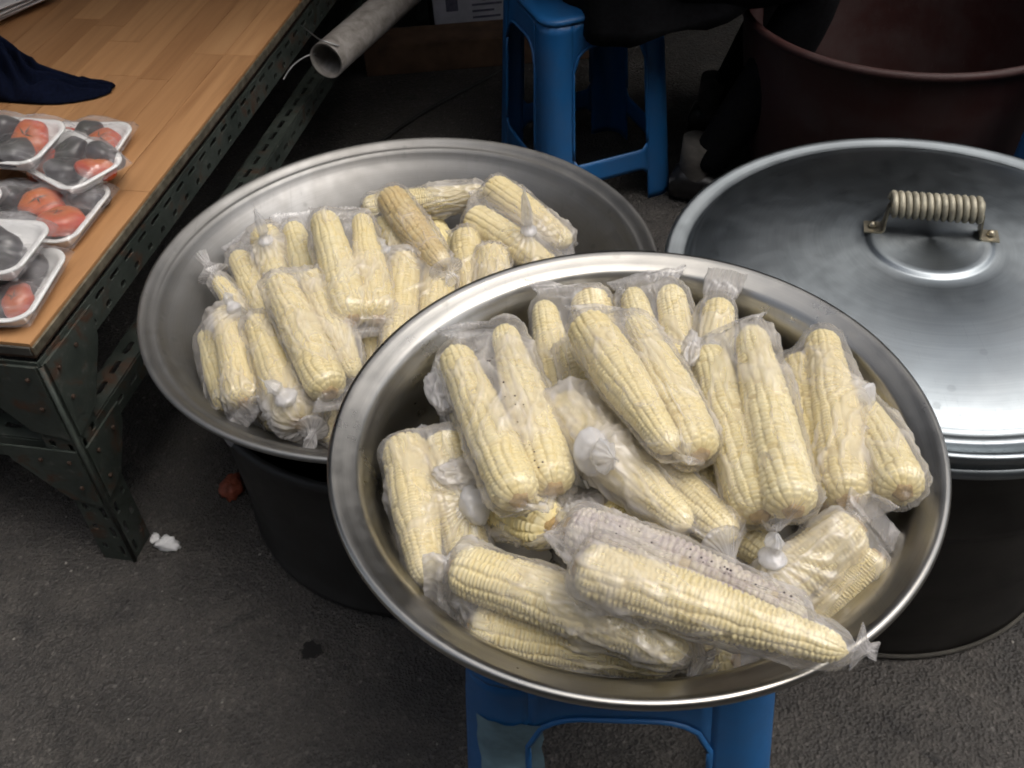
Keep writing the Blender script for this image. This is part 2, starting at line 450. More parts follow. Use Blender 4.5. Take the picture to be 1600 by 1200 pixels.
tag(obj('shade_panel', box('shade_panel', .08, 4.6, 2.3, 'tarp_dark', .01), None, (-2.6, 4.0, 0)),  # unseen left panel added to keep side light off the rear
    'added dark partition out of view that blocks light from the left', 'partition')
tag(obj('shade_panel', box('shade_panel', .08, 4.6, 2.3, 'tarp_dark', .01), None, (2.34, 4.4, 0)),  # its counterpart on the right, also added to keep the rear dark
    'added dark partition out of view that blocks light from the right', 'partition')

tag(obj('shade_wall', box('shade_wall', 12, .2, 5.0, 'concrete_wall', .01), None, (0, -2.6, 0)),  # unseen wall added to cut the sky light reaching the background
    'added grey wall behind the viewer, out of view, blocking low sky light', 'wall')
# ------------------------------------------------------------------ slotted-angle table
TH = .41
TBL_RZ = -math.atan2(.24, .97)
def slotted(L, rows, thick=.0025, pitch=.042):
    """flat perforated strip in the xy plane (x along L, y across); rows = [(y0, y1, slot_len, slot_w, shift)]"""
    V, F = [], []
    n = max(1, int(round(L/pitch))); p = L/n
    for (y0, y1, sl, sw, sh) in rows:
        for k in range(n):
            x0, x1 = k*p, (k+1)*p; cx, cy = (x0+x1)/2+sh, (y0+y1)/2
            out = [(x0+(x1-x0)*q, y0) for q in (0, 1/3, 2/3)]+[(x1, y0+(y1-y0)*q) for q in (0, 1/3, 2/3)] + \
                  [(x1-(x1-x0)*q, y1) for q in (0, 1/3, 2/3)]+[(x0, y1-(y1-y0)*q) for q in (0, 1/3, 2/3)]
            h, w = sl/2, sw/2
            inn = [(-h, -w*.5), (-h+w*.5, -w), (h-w*.5, -w), (h, -w*.5), (h, -w*.15), (h, w*.15), (h, w*.5), (h-w*.5, w), (-h+w*.5, w), (-h, w*.5), (-h, w*.15), (-h, -w*.15)]
            inn = [(cx+a, cy+b) for a, b in inn]
            for z in (thick/2, -thick/2):
                b0 = len(V); V += [(x, y, z) for x, y in out]+[(x, y, z) for x, y in inn]
                for i in range(12):
                    j = (i+1) % 12; q = (b0+i, b0+j, b0+12+j, b0+12+i); F.append(q if z > 0 else q[::-1])
            a0 = len(V)-48
            for i in range(12):
                j = (i+1) % 12; F.append((a0+12+i, a0+12+j, a0+36+j, a0+36+i))
    ya, yb = min(r[0] for r in rows), max(r[1] for r in rows); t = thick/2
    for q in (((0, ya, -t), (L, ya, -t), (L, ya, t), (0, ya, t)), ((0, yb, t), (L, yb, t), (L, yb, -t), (0, yb, -t)),
              ((0, ya, t), (0, yb, t), (0, yb, -t), (0, ya, -t)), ((L, ya, -t), (L, yb, -t), (L, yb, t), (L, ya, t))):
        b0 = len(V); V += list(q); F.append((b0, b0+1, b0+2, b0+3))
    return V, F
WIDE = [(0, .024, .024, .0075, 0), (.024, .048, .013, .009, .010)]
def flange(parent, name, L, origin, xdir, ydir, rows=WIDE):
    V, F = slotted(L, rows); x = Vector(xdir); y = Vector(ydir); z = x.cross(y)
    V2 = [tuple(Vector(origin)+x*a+y*b+z*c) for a, b, c in V]
    return obj(name, mesh_np(name, V2, F, 'green_paint_rusty', False), parent)
def make_table():
    # origin on the ground below the near right corner; local +y runs away along the right edge
    t = thing('market_table', 'low wood-topped table on a rusty green slotted-angle frame at left', 'table', (-.5665, .968, 0), TBL_RZ)
    LX, LY = .92, 1.78
    # top: joined strips, each with its own edges
    pw, x = .058, 0.; k = 0
    r = random.Random(4)
    while x > -LX+.01:
        y = -.33*r.random()
        while y < LY-.01:
            ln = .40+.1*r.random(); y0, y1 = max(y, .004), min(y+ln, LY)
            if y1-y0 > .03:
                me = box('plank', pw-.0007, y1-y0-.0008, .013, 'laminate_wood', .0006)
                obj('plank', me, t, (x-pw/2-.003, (y0+y1)/2, TH-.013+.0002*r.random()))
            y += ln
        x -= pw; k += 1
    obj('top_panel', box('top_panel', LX+.05, LY-.004, .010, 'old_timber', .001), t, (-(LX+.05)/2-.004, LY/2+.002, TH-.0235))
    z0 = TH-.0245
    rs = obj('rail', mesh_np('rail', *[[tuple(Vector((0, a, z0-b))+Vector((c, 0, 0))) for a, b, c in slotted(LY, WIDE)[0]], slotted(LY, WIDE)[1]], 'green_paint_rusty', False), t)
    fl = flange(t, 'rail', LX, (-LX, -.0015, z0), (1, 0, 0), (0, 0, -1))
    e1 = obj('edge_strip', box('edge_strip', .0035, LY, .012, 'old_brass_steel', .0008), t, (.0015, LY/2, TH-.0135)); e1['label'] = 'thin worn edge strip along the right side of the top'
    obj('edge_strip', box('edge_strip', LX, .0035, .012, 'dark_timber', .0008), t, (-LX/2-.002, -.0005, TH-.0135))
    for (lx, ly, sx, sy) in ((0, 0, -1, 1), (0, LY, -1, -1), (-LX, 0, 1, 1), (-LX, LY, 1, -1)):
        ox, oy = lx-sx*.003, ly-sy*.0035
        leg = flange(t, 'leg', TH-.03, (ox, oy, 0), (0, 0, 1), (sx, 0, 0))
        V, F = slotted(TH-.03, WIDE)
        V2 = [(ox+c, oy+b*sy, a) for a, b, c in V]
        obj('leg_flange', mesh_np('leg_flange', V2, F, 'green_paint_rusty', False), leg)
        obj('corner_bead', tube('corner_bead', [(ox-sx*.0005, oy-sy*.0005, 0), (ox-sx*.0005, oy-sy*.0005, TH-.03)], .0034, 'green_paint_rusty', 8), leg)
    # lower rails: level flange with slots and upright flange below it
    zr = .235
    for (o, d, s, L) in (((-.006, .004, zr), (0, 1, 0), (-1, 0, 0), LY-.01), ((-LX+.006, .006, zr), (1, 0, 0), (0, 1, 0), LX-.012)):
        rl = flange(t, 'lower_rail', L, o, d, s, [(0, .038, .026, .009, 0)])
        flange(rl, 'rail_flange', L, (o[0], o[1], o[2]-.002), d, (0, 0, -1), [(0, .036, .022, .008, 0)])
    # gusset plates screwed on at the near corner
    def gusset(pts, axis, off, lab=None):
        bm = bmesh.new(); vs = [bm.verts.new((off, a, b) if axis == 'x' else (a, off, b)) for a, b in pts]
        f = bm.faces.new(vs); r_ = bmesh.ops.extrude_face_region(bm, geom=[f])
        for v in r_['geom']:
            if isinstance(v, bmesh.types.BMVert): v.co += Vector((.003, 0, 0)) if axis == 'x' else Vector((0, -.003, 0))
        bmesh.ops.recalc_face_normals(bm, faces=bm.faces[:])
        me = bpy.data.meshes.new('gusset_plate'); bm.to_mesh(me); bm.free(); me.materials.append(M['green_paint_rusty'])
        gp = obj('gusset_plate', me, t)
        for (a, b) in ((.018, pts[0][1]-.02), (.06, pts[0][1]-.02), (.018, pts[0][1]-.07)):
            s_ = -1 if axis == 'y' else 1
            c = (off+.004, a, b) if axis == 'x' else (s_*a, off-.004, b)
            obj('bolt', box('bolt', .0055, .0055, .0055, 'rusty_bolt', .002, False), gp, c)
    top = TH-.028
    gusset([(.002, top), (.115, top), (.105, top-.045), (.050, top-.115), (.002, top-.125)], 'x', .0055)
    gusset([(-.002, top), (-.115, top), (-.105, top-.045), (-.050, top-.115), (-.002, top-.125)], 'y', -.0055)
    gusset([(.002, zr-.002), (.09, zr-.002), (.085, zr-.03), (.042, zr-.09), (.002, zr-.10)], 'x', .0055)
    gusset([(-.002, zr-.002), (-.115, zr-.002), (-.105, zr-.03), (-.046, zr-.10), (-.002, zr-.11)], 'y', -.0055)
    for (a, b) in ((.02, .02), (-.02, .02)): pass
    return t
table = make_table()
TBM = Matrix.Translation((-.5665, .968, 0)) @ Matrix.Rotation(TBL_RZ, 4, 'Z')

# ------------------------------------------------------------------ blue plastic stools
def stool_meshes(h=.402, a0=.142, a1=.121, rc=.036):
    def a_of(z): return a0+(a1-a0)*min(1, z/(h-.02))
    def p2(k, l, z):
        a = a_of(z); st = a-rc; s = abs(l)
        if s <= st: x, y = l, -a
        else:
            th = (s-st)/rc; x = st+rc*math.sin(th); y = -a+rc*(1-math.cos(th)); x = math.copysign(x, l)
        c, s_ = math.cos(k*math.pi/2), math.sin(k*math.pi/2)
        return (c*x-s_*y, s_*x+c*y, z)
    Wo = lambda z: a_of(z)*.575
    ztop = h-.013; arch_z = h-.058; R = .045; zs0, zs1 = .068, .112
    parts = []
    for k in range(4):
        nz, nc = 26, 15; V = []
        for i in range(nz):
            z = ztop*i/(nz-1); a = a_of(z); full = (a-rc)+rc*math.pi/4; w = Wo(z)
            for j in range(nc):
                q = j/(nc-1)*2
                V.append(p2(k, w+(full-w)*q, z) if q <= 1 else p2(k+1, -(w+(full-w)*(2-q)), z))
        parts.append(('leg', solid('leg', V, [tuple(f) for f in grid_faces(nz, nc)], .0035, 'blue_plastic')))
        def strip(zlo, zhi, nm, nz=6, nc=17):
            V = []
            for i in range(nz):
                for j in range(nc):
                    q = j/(nc-1)*2-1; w = Wo(.3 if nm == 'apron' else .09); l = q*w
                    lo, hi = zlo(l, w), zhi(l, w); z = lo+(hi-lo)*i/(nz-1)
                    V.append(p2(k, q*Wo(z), z))
            return (nm, solid(nm, V, [tuple(f) for f in grid_faces(nz, nc)], .0035, 'blue_plastic'))
        def arch(l, w):
            e = max(0, abs(l)-(w-R)); return arch_z-R+math.sqrt(max(0, R*R-e*e))
        parts.append(strip(arch, lambda l, w: ztop, 'apron'))
        def fil(l, w):
            r = .014; e = max(0, abs(l)-(w-r)); return r-math.sqrt(max(0, r*r-e*e))
        parts.append(strip(lambda l, w: zs0-fil(l, w), lambda l, w: zs1+fil(l, w), 'stretcher'))
        # raised lip round the opening
        pts = []
        w3 = Wo(.2)
        L1 = [(-1, z) for z in np.linspace(zs1+.016, arch_z-R, 8)]
        for s_, z in L1: pts.append(p2(k, s_*Wo(z), z))
        for q in np.linspace(-1, 1, 15): pts.append(p2(k, q*Wo(arch(q*w3, w3)), arch(q*w3, w3)))
        for s_, z in L1[::-1]: pts.append(p2(k, Wo(z), z))
        parts.append(('opening_lip', tube('opening_lip', pts, .003, 'blue_plastic', 6)))
    # seat: rounded square with a soft shoulder, shallow dish and a finger hole
    rings = [(.0, -.004, -.012), (.0015, .0, -.012), (.0025, .0, -.006), (.0005, 0, -.002), (-.005, 0, 0), (-.02, 0, -.001), (-.06, 0, -.003), (-.10, 0, -.003)]
    V = []; n = 64
    for (e, _, dz) in rings:
        a = a1+e; r = max(.006, rc+e*.6) if a > .05 else a*.95
        for i in range(n):
            k = i//16; q = (i % 16)/16.
            full = 2*(a-r)+r*math.pi/2; l = -full/2+full*q
            st = a-r; s = abs(l)
            if s <= st: x, y = l, -a
            else:
                th = (s-st)/r; x = math.copysign(st+r*math.sin(th), l); y = -a+r*(1-math.cos(th))
            c, s_ = math.cos(k*math.pi/2), math.sin(k*math.pi/2)
            V.append((c*x-s_*y, s_*x+c*y, h+dz))
    parts.append(('seat', solid('seat', V, [tuple(f) for f in grid_faces(len(rings), n, True)], .003, 'blue_plastic')))
    return parts
STOOL = stool_meshes()
def stool(label, loc, rz):
    t = thing('plastic_stool', label, 'stool', loc, rz, 'blue plastic stools')
    for nm, me in STOOL: obj(nm, me, t)
    return t
st_front = stool('blue plastic stool with a torn pale sticker carrying the front steel basin', (.088, .604, 0), math.radians(-6.5))
st_back = stool('blue plastic stool under the person dressed in black', (.182, 1.905, 0), math.radians(18))
stool('dark blue plastic stool at the right edge behind the lidded pot', (1.012, 1.42, 0), math.radians(20))
st_front.scale = (1.14, 1.10, 1)
# torn sticker on the front stool leg
def sticker():
    V = []; n = 9; r = random.Random(3)
    for i in range(n):
        for j in range(n):
            z = .20+.13*i/(n-1)+(.006*r.random() if i in (0, n-1) else 0)
            l = -.118+.055*j/(n-1)+(.004*r.random() if j in (0, n-1) else 0)
            a = .142+(.121-.142)*min(1, z/.382)
            s_, st = abs(l), a-.036
            x, y = (l, -a) if s_ <= st else (math.copysign(st+.036*math.sin((s_-st)/.036), l), -a+.036*(1-math.cos((s_-st)/.036)))
            V.append((x, y-.0012-.0006*r.random(), z))
    o = obj('sticker', mesh_np('sticker', V, grid_faces(n, n), 'old_tape'), st_front); o['label'] = 'torn pale sticker remnant on the stool leg'
sticker()

# ------------------------------------------------------------------ basins, tub, pot and lid
def dent(seed, amp):
    r = np.random.default_rng(seed); ph = r.random(6)*6.28
    def f(R, Z, a):
        d = sum(np.sin(a*(k+2)+ph[k])/(k+1) for k in range(5))
        return R*(1+amp*d[None]), Z+.5*amp*R*np.sin(a*3+ph[5])[None]
    return f
FB = Vector((.096, .609, .567)); FR = .255
def arc(cx, cz, r, a0, a1, n): return [(cx+r*math.cos(math.radians(a0+(a1-a0)*k/(n-1))), cz+r*math.sin(math.radians(a0+(a1-a0)*k/(n-1)))) for k in range(n)]
fb = thing('steel_basin', 'wide shiny steel basin of bagged corn on a blue stool in front', 'basin', (FB.x, FB.y, .403))
z0 = FB.z-.403
bowl_in = [(.0, .004), (.10, .004), (.140, .006), (.163, .014), (.176, .030), (.188, .062), (.205, .105), (.2175, .136), (.2255, z0-.0150)]
prof = [tuple(p) for p in smooth_prof(bowl_in, 5)] + [(.2285, z0-.0095), (.232, z0-.0072)] + [(.238, z0-.0050), (.245, z0-.0022)]
prof += arc(.2500, z0-.0045, .0045, 100, -140, 12)
prof += [(.243, z0-.0085), (.2345, z0-.010), (.229, z0-.017), (.2195, .134), (.207, .104), (.190, .060), (.178, .028), (.165, .012), (.14, .002), (.10, .0), (.0, .0)]
obj('bowl', lathe('bowl', prof, 'steel_basin', 200, dent(1, .0012)), fb)

BB = Vector((-.133, 1.092, .39)); BR = .333
bb = thing('aluminium_basin', 'dull grey aluminium basin of bagged corn resting in a black tub', 'basin', (BB.x, BB.y, .225))
zb = BB.z-.225
bin_ = [(0, .004), (.14, .004), (.190, .007), (.216, .022), (.232, .050), (.262, .098), (.286, .128), (.303, .144)]
pb = [tuple(p) for p in smooth_prof(bin_, 5)] + [(.3075, zb-.0145), (.3105, zb-.010), (.314, zb-.0085), (.3175, zb-.0085), (.3205, zb-.0045), (.3245, zb-.0022)]
pb += arc(.3285, zb-.0045, .0045, 100, -140, 12)
pb += [(.3225, zb-.0085), (.317, zb-.0125), (.309, zb-.0165), (.305, .142), (.288, .126), (.264, .096), (.234, .048), (.218, .020), (.192, .004), (.14, 0), (0, 0)]
obj('bowl', lathe('bowl', pb, 'aluminium_basin', 200, dent(2, .0016)), bb)

tub = thing('rubber_tub', 'black rubber tub on the asphalt under the dull aluminium basin', 'tub', (BB.x, BB.y, 0))
pt = [(0, .0), (.255, .0), (.266, .004), (.270, .012), (.270, .022), (.266, .028), (.268, .10), (.272, .20), (.276, .262), (.283, .268), (.284, .280), (.276, .283), (.272, .276), (.266, .2), (.262, .10), (.258, .02), (0, .014)]
obj('tub_body', lathe('tub_body', pt, 'black_rubber', 120), tub)

LC = Vector((.4906, .968, .428)); LR = .30
pot = thing('cooking_pot', 'large round pot with sooty dark sides under the aluminium lid', 'pot', (LC.x, LC.y, 0))
pp = [(0, .0), (.244, .0), (.253, .003), (.256, .009), (.254, .016), (.257, .06), (.264, .16), (.270, .25), (.272, .262), (.2755, .267), (.2755, .275), (.2735, .281), (.277, .34), (.281, .385), (.284, .392), (.284, .39), (.278, .39), (.276, .34), (.268, .2), (.252, .02), (0, .012)]
pbody = obj('pot_body', lathe('pot_body', pp, 'sooty_metal', 140), pot)
rimp = [(.2825, .384), (.290, .388)]+arc(.2925, .3985, .0085, -70, 130, 12)+[(.283, .404), (.2825, .384)]
obj('pot_rim', lathe('pot_rim', rimp, 'aluminium_lid', 160), pot)
obj('base_ring', lathe('base_ring', [(.2565, .004), (.2595, .005), (.2605, .008), (.2595, .011), (.2565, .012), (.2565, .004)], 'dark_timber', 140), pot)

lid = thing('pot_lid', 'domed brushed aluminium pot lid with a spring-wrapped handle', 'lid', (LC.x, LC.y, LC.z-.018))
zl = .018
pl = [(.2935, -.003), (.2985, -.002)]+arc(.2965, zl-.0055, .0055, -30, 100, 8)
pl += [(.2915, zl-.0018), (.286, zl-.0038), (.279, zl-.0062), (.2755, zl-.0060), (.2725, zl-.0022), (.2695, zl+.0016), (.266, zl+.0020), (.2630, zl+.0034)]
pl += [(.256, zl+.0068), (.24, zl+.0130), (.20, zl+.0235), (.15, zl+.0320), (.11, zl+.0362), (.085, zl+.0378), (.0725, zl+.0382)]
pl += [(.0695, zl+.0394), (.0675, zl+.0418), (.0645, zl+.0430), (.058, zl+.0434), (.02, zl+.0438), (0, zl+.0438)]
obj('lid_plate', lathe('lid_plate', pl, 'aluminium_lid', 220, dent(7, .0005)), lid)
BZ = zl+.0436
hz = math.radians(-15)
hd = obj('handle_grip', None, lid, (0, 0, BZ), (0, 0, hz)) if False else None
def handle():
    c, s = math.cos(hz), math.sin(hz)
    R3 = lambda x, y, z: (c*x-s*y+.004, s*x+c*y+.012, z)
    # flat steel strap: foot, upright, bar, upright, foot
    path = [(-.074, BZ+.0015), (-.056, BZ+.0015), (-.0535, BZ+.004), (-.052, BZ+.030), (-.050, BZ+.034), (.050, BZ+.034), (.052, BZ+.030), (.0535, BZ+.004), (.056, BZ+.0015), (.074, BZ+.0015)]
    V = []
    for x, z in path:
        w = .011 if abs(x) > .0525 else .006
        V += [R3(x, -w, z), R3(x, w, z)]
    obj('handle_strap', solid('handle_strap', V, [tuple(f) for f in grid_faces(len(path), 2)], .002, 'old_brass_steel', smooth=False), lid)
    pts = []; turns = 13
    for k in range(turns*18+1):
        a = k/18*2*math.pi; x = -.0495+.099*k/(turns*18)
        pts.append(R3(x, .0125*math.cos(a), BZ+.034+.0125*math.sin(a)))
    obj('coil_grip', tube('coil_grip', pts, .0036, 'coil_beige', 8), lid)
    core = [R3(x, 0, BZ+.034) for x in (-.0495, 0, .0495)]
    obj('grip_core', tube('grip_core', core, .0105, 'old_brass_steel', 14), lid)
    for x in (-.065, .065):
        m = lathe('rivet', [(0, .005), (.002, .0047), (.004, .003), (.0048, .0)], 'old_brass_steel', 14)
        obj('rivet', m, lid, R3(x, 0, BZ+.0035))
handle()

rb = thing('rubber_basin', 'wide red-brown rubber basin on the ground at upper right', 'basin', (.762, 1.80, 0))
pr = [(0, .03), (.20, .03), (.235, .045), (.262, .12), (.286, .30), (.290, .372), (.2925, .381)]+arc(.299, .3785, .0075, 110, -100, 10)+[(.2935, .362), (.290, .30), (.266, .11), (.240, .018), (.225, .0), (0, .0)]
obj('basin_body', lathe('basin_body', pr, 'red_brown_rubber', 120, dent(4, .004)), rb)

# ------------------------------------------------------------------ corn ears
EL, ER = .20, .021
TAPER = [.62, .80, .70, .74, .84, .66]
def ear_mesh(seed, rows, per, mat, taper=.72):
    r = np.random.default_rng(seed); ka, kt = 8, 5
    na, nt = rows*ka, per*kt
    t = np.linspace(0, 1, nt+1); a = np.linspace(0, 2*np.pi, na, endpoint=False)
    T, A = np.meshgrid(t, a, indexing='ij')
    prof = (1-.22*np.exp(-(T/.045)**1.4))*(1-(1-taper)*smoothstep(.38, 1.0, T))
    tip = np.clip((T-.90)/.10, 0, 1); prof = prof*np.sqrt(np.clip(1-tip**2.2, 0, 1))
    bot = np.clip((.05-T)/.05, 0, 1); prof = prof*np.sqrt(np.clip(1-.75*bot**2.2, 0, 1))
    prof = prof*(1+.05*(fbm(np.stack([np.cos(A)*1.2, np.sin(A)*1.2, T*5], -1).reshape(-1, 3), seed).reshape(T.shape)-.5))
    # kernel cells; every row has its own phase and spacing
    ph = r.random(rows)
    tw = .35*r.uniform(-1, 1)
    A_ = (A+.22*(fbm(np.stack([np.cos(A)*1.6, np.sin(A)*1.6, T*7], -1).reshape(-1, 3), seed+31).reshape(T.shape)-.5)*2) % (2*np.pi)
    ra = (A_/(2*np.pi)*rows); row = np.floor(ra).astype(int) % rows; fa = ra-np.floor(ra)
    ra = ra
    warp = T+.014*np.sin(T*9+ph[row]*6)+.008*np.sin(T*27+row*2.1)
    kt_ = warp*per*(1+.04*(ph[row]-.5))+ph[row]; cell = np.floor(kt_).astype(int); fk = kt_-cell
    da = np.abs(2*fa-1); dk = np.abs(2*fk-1)
    h = np.clip(1-da**4.0, 0, 1)**.6*np.clip(1-dk**2.6, 0, 1)**.7
    kid = hash3(row, cell, np.zeros_like(cell), seed)
    H = .0036*(.85+.3*kid)*np.clip(prof, .3, 1)
    miss = hash3(row, cell, np.ones_like(cell), seed+5) > .975
    H = np.where(miss, H*.35, H)
    rad = ER*prof-.0036+H*h
    rad = np.maximum(rad, .0006)*np.where(tip >= 1, .02, 1)
    ang = A+tw*(T-.5)*.6
    bend = .0028*r.uniform(-1, 1)
    V = np.stack([rad*np.cos(ang)+bend*np.sin(T*np.pi), rad*np.sin(ang), T*EL], -1).reshape(-1, 3)
    me = mesh_np('kernels', V, grid_faces(nt+1, na, True), mat)
    kc = np.zeros((V.shape[0], 4), np.float32)
    kc[:, 0] = (.15+.7*kid*(.4+.6*vnoise(np.stack([T*6, np.cos(A)*1.5, np.sin(A)*1.5], -1).reshape(-1, 3), seed).reshape(T.shape))).ravel()
    kc[:, 0] = np.clip(kc[:, 0]+.55*(1-h.ravel()), 0, 1)          # hulls between the kernels are yellower
    kc[:, 1] = (np.exp(-(T/.016)**2)*.45+np.where(miss, .6, 0)).ravel()
    kc[:, 3] = 1
    at = me.color_attributes.new('kern', 'FLOAT_COLOR', 'POINT'); at.data.foreach_set('color', kc.ravel())
    return me
EARS = [ear_mesh(20+k, (14, 16, 14, 15, 14, 15)[k], (50, 56, 52, 57, 53, 55)[k], 'corn_kernels', TAPER[k]) for k in range(6)]
EAR_TAN = ear_mesh(40, 15, 38, 'corn_kernels_tan')
EAR_PUR = ear_mesh(41, 15, 38, 'corn_kernels_purple')
def cob_mesh():
    prof = [(0, -.002), (.0050, -.0025), (.0070, -.0018), (.0078, .0005), (.0085, .003), (.0075, .007), (0, .009)]
    def w(R, Z, a): return R*(1+.10*np.sin(a*5+1)[None]+.06*np.sin(a*11)[None]), Z
    return lathe('cob_stump', prof, 'cob_end', 22, w)
COB = cob_mesh()
EARS_G = {'F': 'corn ears in the steel basin', 'B': 'corn ears in the aluminium basin'}
def ear(P1, P2, R, tip_at_2, seed, label, group, mesh=None):
    P1, P2 = Vector(P1), Vector(P2)
    if not tip_at_2: P1, P2 = P2, P1
    d = P2-P1; L = d.length
    o = bpy.data.objects.new('corn_ear', None); o.empty_display_size = .02; put(o)
    q = d.to_track_quat('Z', 'Y')
    o.rotation_mode = 'QUATERNION'
    from mathutils import Quaternion
    o.rotation_quaternion = q @ Quaternion((0, 0, 1), (seed*2.399) % 6.283)
    o.location = P1; o.scale = (R/ER, R/ER, L/EL)
    tag(o, label, 'corn', group)
    k = obj('kernels', mesh or EARS[seed % len(EARS)], o); k['kind'] = 'stuff'
    obj('cob_stump', COB, o)
    return o

# ------------------------------------------------------------------ plastic bags
def film_grid(V3, nS, nM, haze, pull, name, mat):
    me = mesh_np(name, V3, grid_faces(nS, nM, True), mat); vattr(me, 'haze', haze)
    pa = me.attributes.new('pull', 'FLOAT_VECTOR', 'POINT'); pa.data.foreach_set('vector', np.asarray(pull, np.float32).ravel()); return me

def bag(name, ears, flips, e1, e2, seed, label, group, knots=(), milky=0., flap_w=.046, crumple=1.0, specks=0):
    """a tight clear bag round its ears. e1/e2 = (kind, length, bend_v, bend_w) with kind seal | gather | cap"""
    r = np.random.default_rng(seed)
    E = [(np.array(a), np.array(b), R) for a, b, R, _ in ears]; tapers = [q[3] for q in ears]
    U = sum((b-a)/np.linalg.norm(b-a)*f for (a, b, _), f in zip(E, flips)); U /= np.linalg.norm(U)
    O = sum((a+b)/2 for a, b, _ in E)/len(E)
    if len(E) > 1:
        v = (E[1][0]+E[1][1]-E[0][0]-E[0][1])/2; v = v-U*(v@U)
    else: v = np.cross(U, [0, 0, 1.])
    v /= np.linalg.norm(v); w = np.cross(U, v)
    if w[2] < 0: v, w = -v, -w
    B = np.stack([U, v, w])                                   # rows: local axes
    loc = [((a-O)@B.T, (b-O)@B.T, R) for a, b, R in E]
    s_lo = min(min(a[0], b[0]) for a, b, _ in loc)-.0033; s_hi = max(max(a[0], b[0]) for a, b, _ in loc)+.0033
    f1, f2 = e1[1], e2[1]
    nM = 118
    Sst = np.concatenate([np.linspace(s_lo-f1, s_lo, 14, endpoint=False), np.linspace(s_lo, s_lo+.022, 12, endpoint=False),
                          np.linspace(s_lo+.022, s_hi-.022, 74, endpoint=False), np.linspace(s_hi-.022, s_hi, 12, endpoint=False), np.linspace(s_hi, s_hi+f2, 14)])
    th = np.linspace(0, 2*np.pi, 241)[:-1]; cs, sn = np.cos(th), np.sin(th)
    off = .0019
    rows, zone, pl = [], [], []
    mid = np.mean([(a[1:]+b[1:])/2 for a, b, _ in loc], axis=0)
    for s in Sst:
        shp = []
        for (a, b, R), tp in zip(loc, tapers):
            sg = math.copysign(.0035, b[0]-a[0])
            t = (s-a[0]+sg)/(b[0]-a[0]+2*sg); tc = min(max(t, 0), 1); L = abs(b[0]-a[0])
            c = a[1:]+(b[1:]-a[1:])*tc
            edge = min(tc, 1-tc)*L
            rad = R*(1-(1-tp)*smoothstep(.38, 1., np.array([tc]))[0])*math.sqrt(max(0, 1-max(0, 1-edge/(.014 if tc < .5 else .020))**2))+off
            if t < 0 or t > 1:
                g = min(1, max(-t, t-1)*L/.030); c = c+(mid-c)*g; rad = off
            shp.append((c, rad, rad))
        # spare film beyond the ears
        u1 = (s_lo-s)/max(f1, 1e-6); u2 = (s-s_hi)/max(f2, 1e-6); u = max(u1, u2); e = e1 if u1 > u2 else e2
        z = 0.; bend = np.zeros(2); pleat = 0.
        hw = max(abs(c[0]-mid[0])+ra for c, ra, _ in shp)
        if u > 0:
            u = min(u, 1.); z = u
            d = e[1]*u
            bend = np.array([e[2], e[3]])*d*d/max(e[1], .01)
            if e[0] == 'seal':
                a_ = flap_w*(.72+.28*u)*(1-.15*u*u); b_ = .010*(1-u)**2+.0008
            elif e[0] == 'gather':
                k = .62                                        # neck position along the spare film
                neck = .0042
                a_ = neck+(.026-neck)*(1-u/k)**1.4 if u < k else neck+.004*((u-k)/(1-k))**.8
                b_ = neck+(.018-neck)*(1-u/k)**1.4 if u < k else neck+.002*((u-k)/(1-k))**.8
                pleat = .14*min(1, u/k) if u < k else .2
            else:
                a_ = .003*(1-u)+.0004; b_ = .003*(1-u)+.0004
            shp = [(c*(1-u)+mid*u, ra*(1-u), ra*(1-u)) for c, ra, _ in shp]
            shp.append((mid, a_, b_))
        else:
            edge = min(s-s_lo, s_hi-s)
            ee = e1 if s-s_lo < s_hi-s else e2
            if ee[0] == 'seal' and edge < .03:
                q = 1-edge/.03
                shp.append((mid, flap_w*.72*q**.7, .010*q+.0005))
        hh = np.full(len(th), -9.); PX = np.zeros((len(th), 2))
        for c, ra, rb_ in shp:
            n = np.sqrt((ra*cs)**2+(rb_*sn)**2)+1e-9
            h = c[0]*cs+c[1]*sn+n; m = h > hh
            P = np.stack([c[0]+ra*ra*cs/n, c[1]+rb_*rb_*sn/n], -1)
            PX[m] = P[m]; hh[m] = h[m]
        if pleat:
            ph = np.sin(th*9+seed+3*np.sin(th*2+seed))*.6+np.sin(th*17+seed*2.)*.4
            PX = mid+(PX-mid)*(1+pleat*ph[:, None])
        cl = np.vstack([PX, PX[:1]]); dl = np.r_[0, np.cumsum(np.linalg.norm(np.diff(cl, axis=0), axis=1)+1e-7)]
        tt = np.linspace(0, dl[-1], nM, endpoint=False)
        Q = np.stack([np.interp(tt, dl, cl[:, k]) for k in (0, 1)], -1)
        # let the webs between the ears sink in
        if z == 0 and len(loc) > 1:
            d = np.min([np.linalg.norm(Q-c, axis=1)-ra for c, ra, rb_ in shp[:len(loc)]], axis=0)
            Q[:, 1] -= np.sign(Q[:, 1]-mid[1])*np.clip(d, 0, .02)*.22
        Q = Q+bend
        rows.append(np.column_stack([np.full(nM, s), Q])); zone.append(np.full(nM, z)); pl.append(np.full(nM, pleat))
    Lc = np.array(rows); nS = len(Sst)
    Z = np.array(zone).ravel(); PLT = np.array(pl).ravel()
    X = Lc.reshape(-1, 3)@B+O
    G = X.reshape(nS, nM, 3)
    def normals(G):
        du = np.gradient(G, axis=0); dv = np.roll(G, -1, 1)-np.roll(G, 1, 1)
        N = np.cross(du, dv); N /= np.linalg.norm(N, axis=2)[..., None]+1e-12
        C = G.mean(1, keepdims=True); sg = np.sign(((G-C)*N).sum(-1).mean()); return N*sg
    N = normals(G).reshape(-1, 3)
    # creases: cells drawn out along the bag, finer cells, and folds that run to the knots
    Q = Lc.reshape(-1, 3)
    sk = r.uniform(-.5, .5)
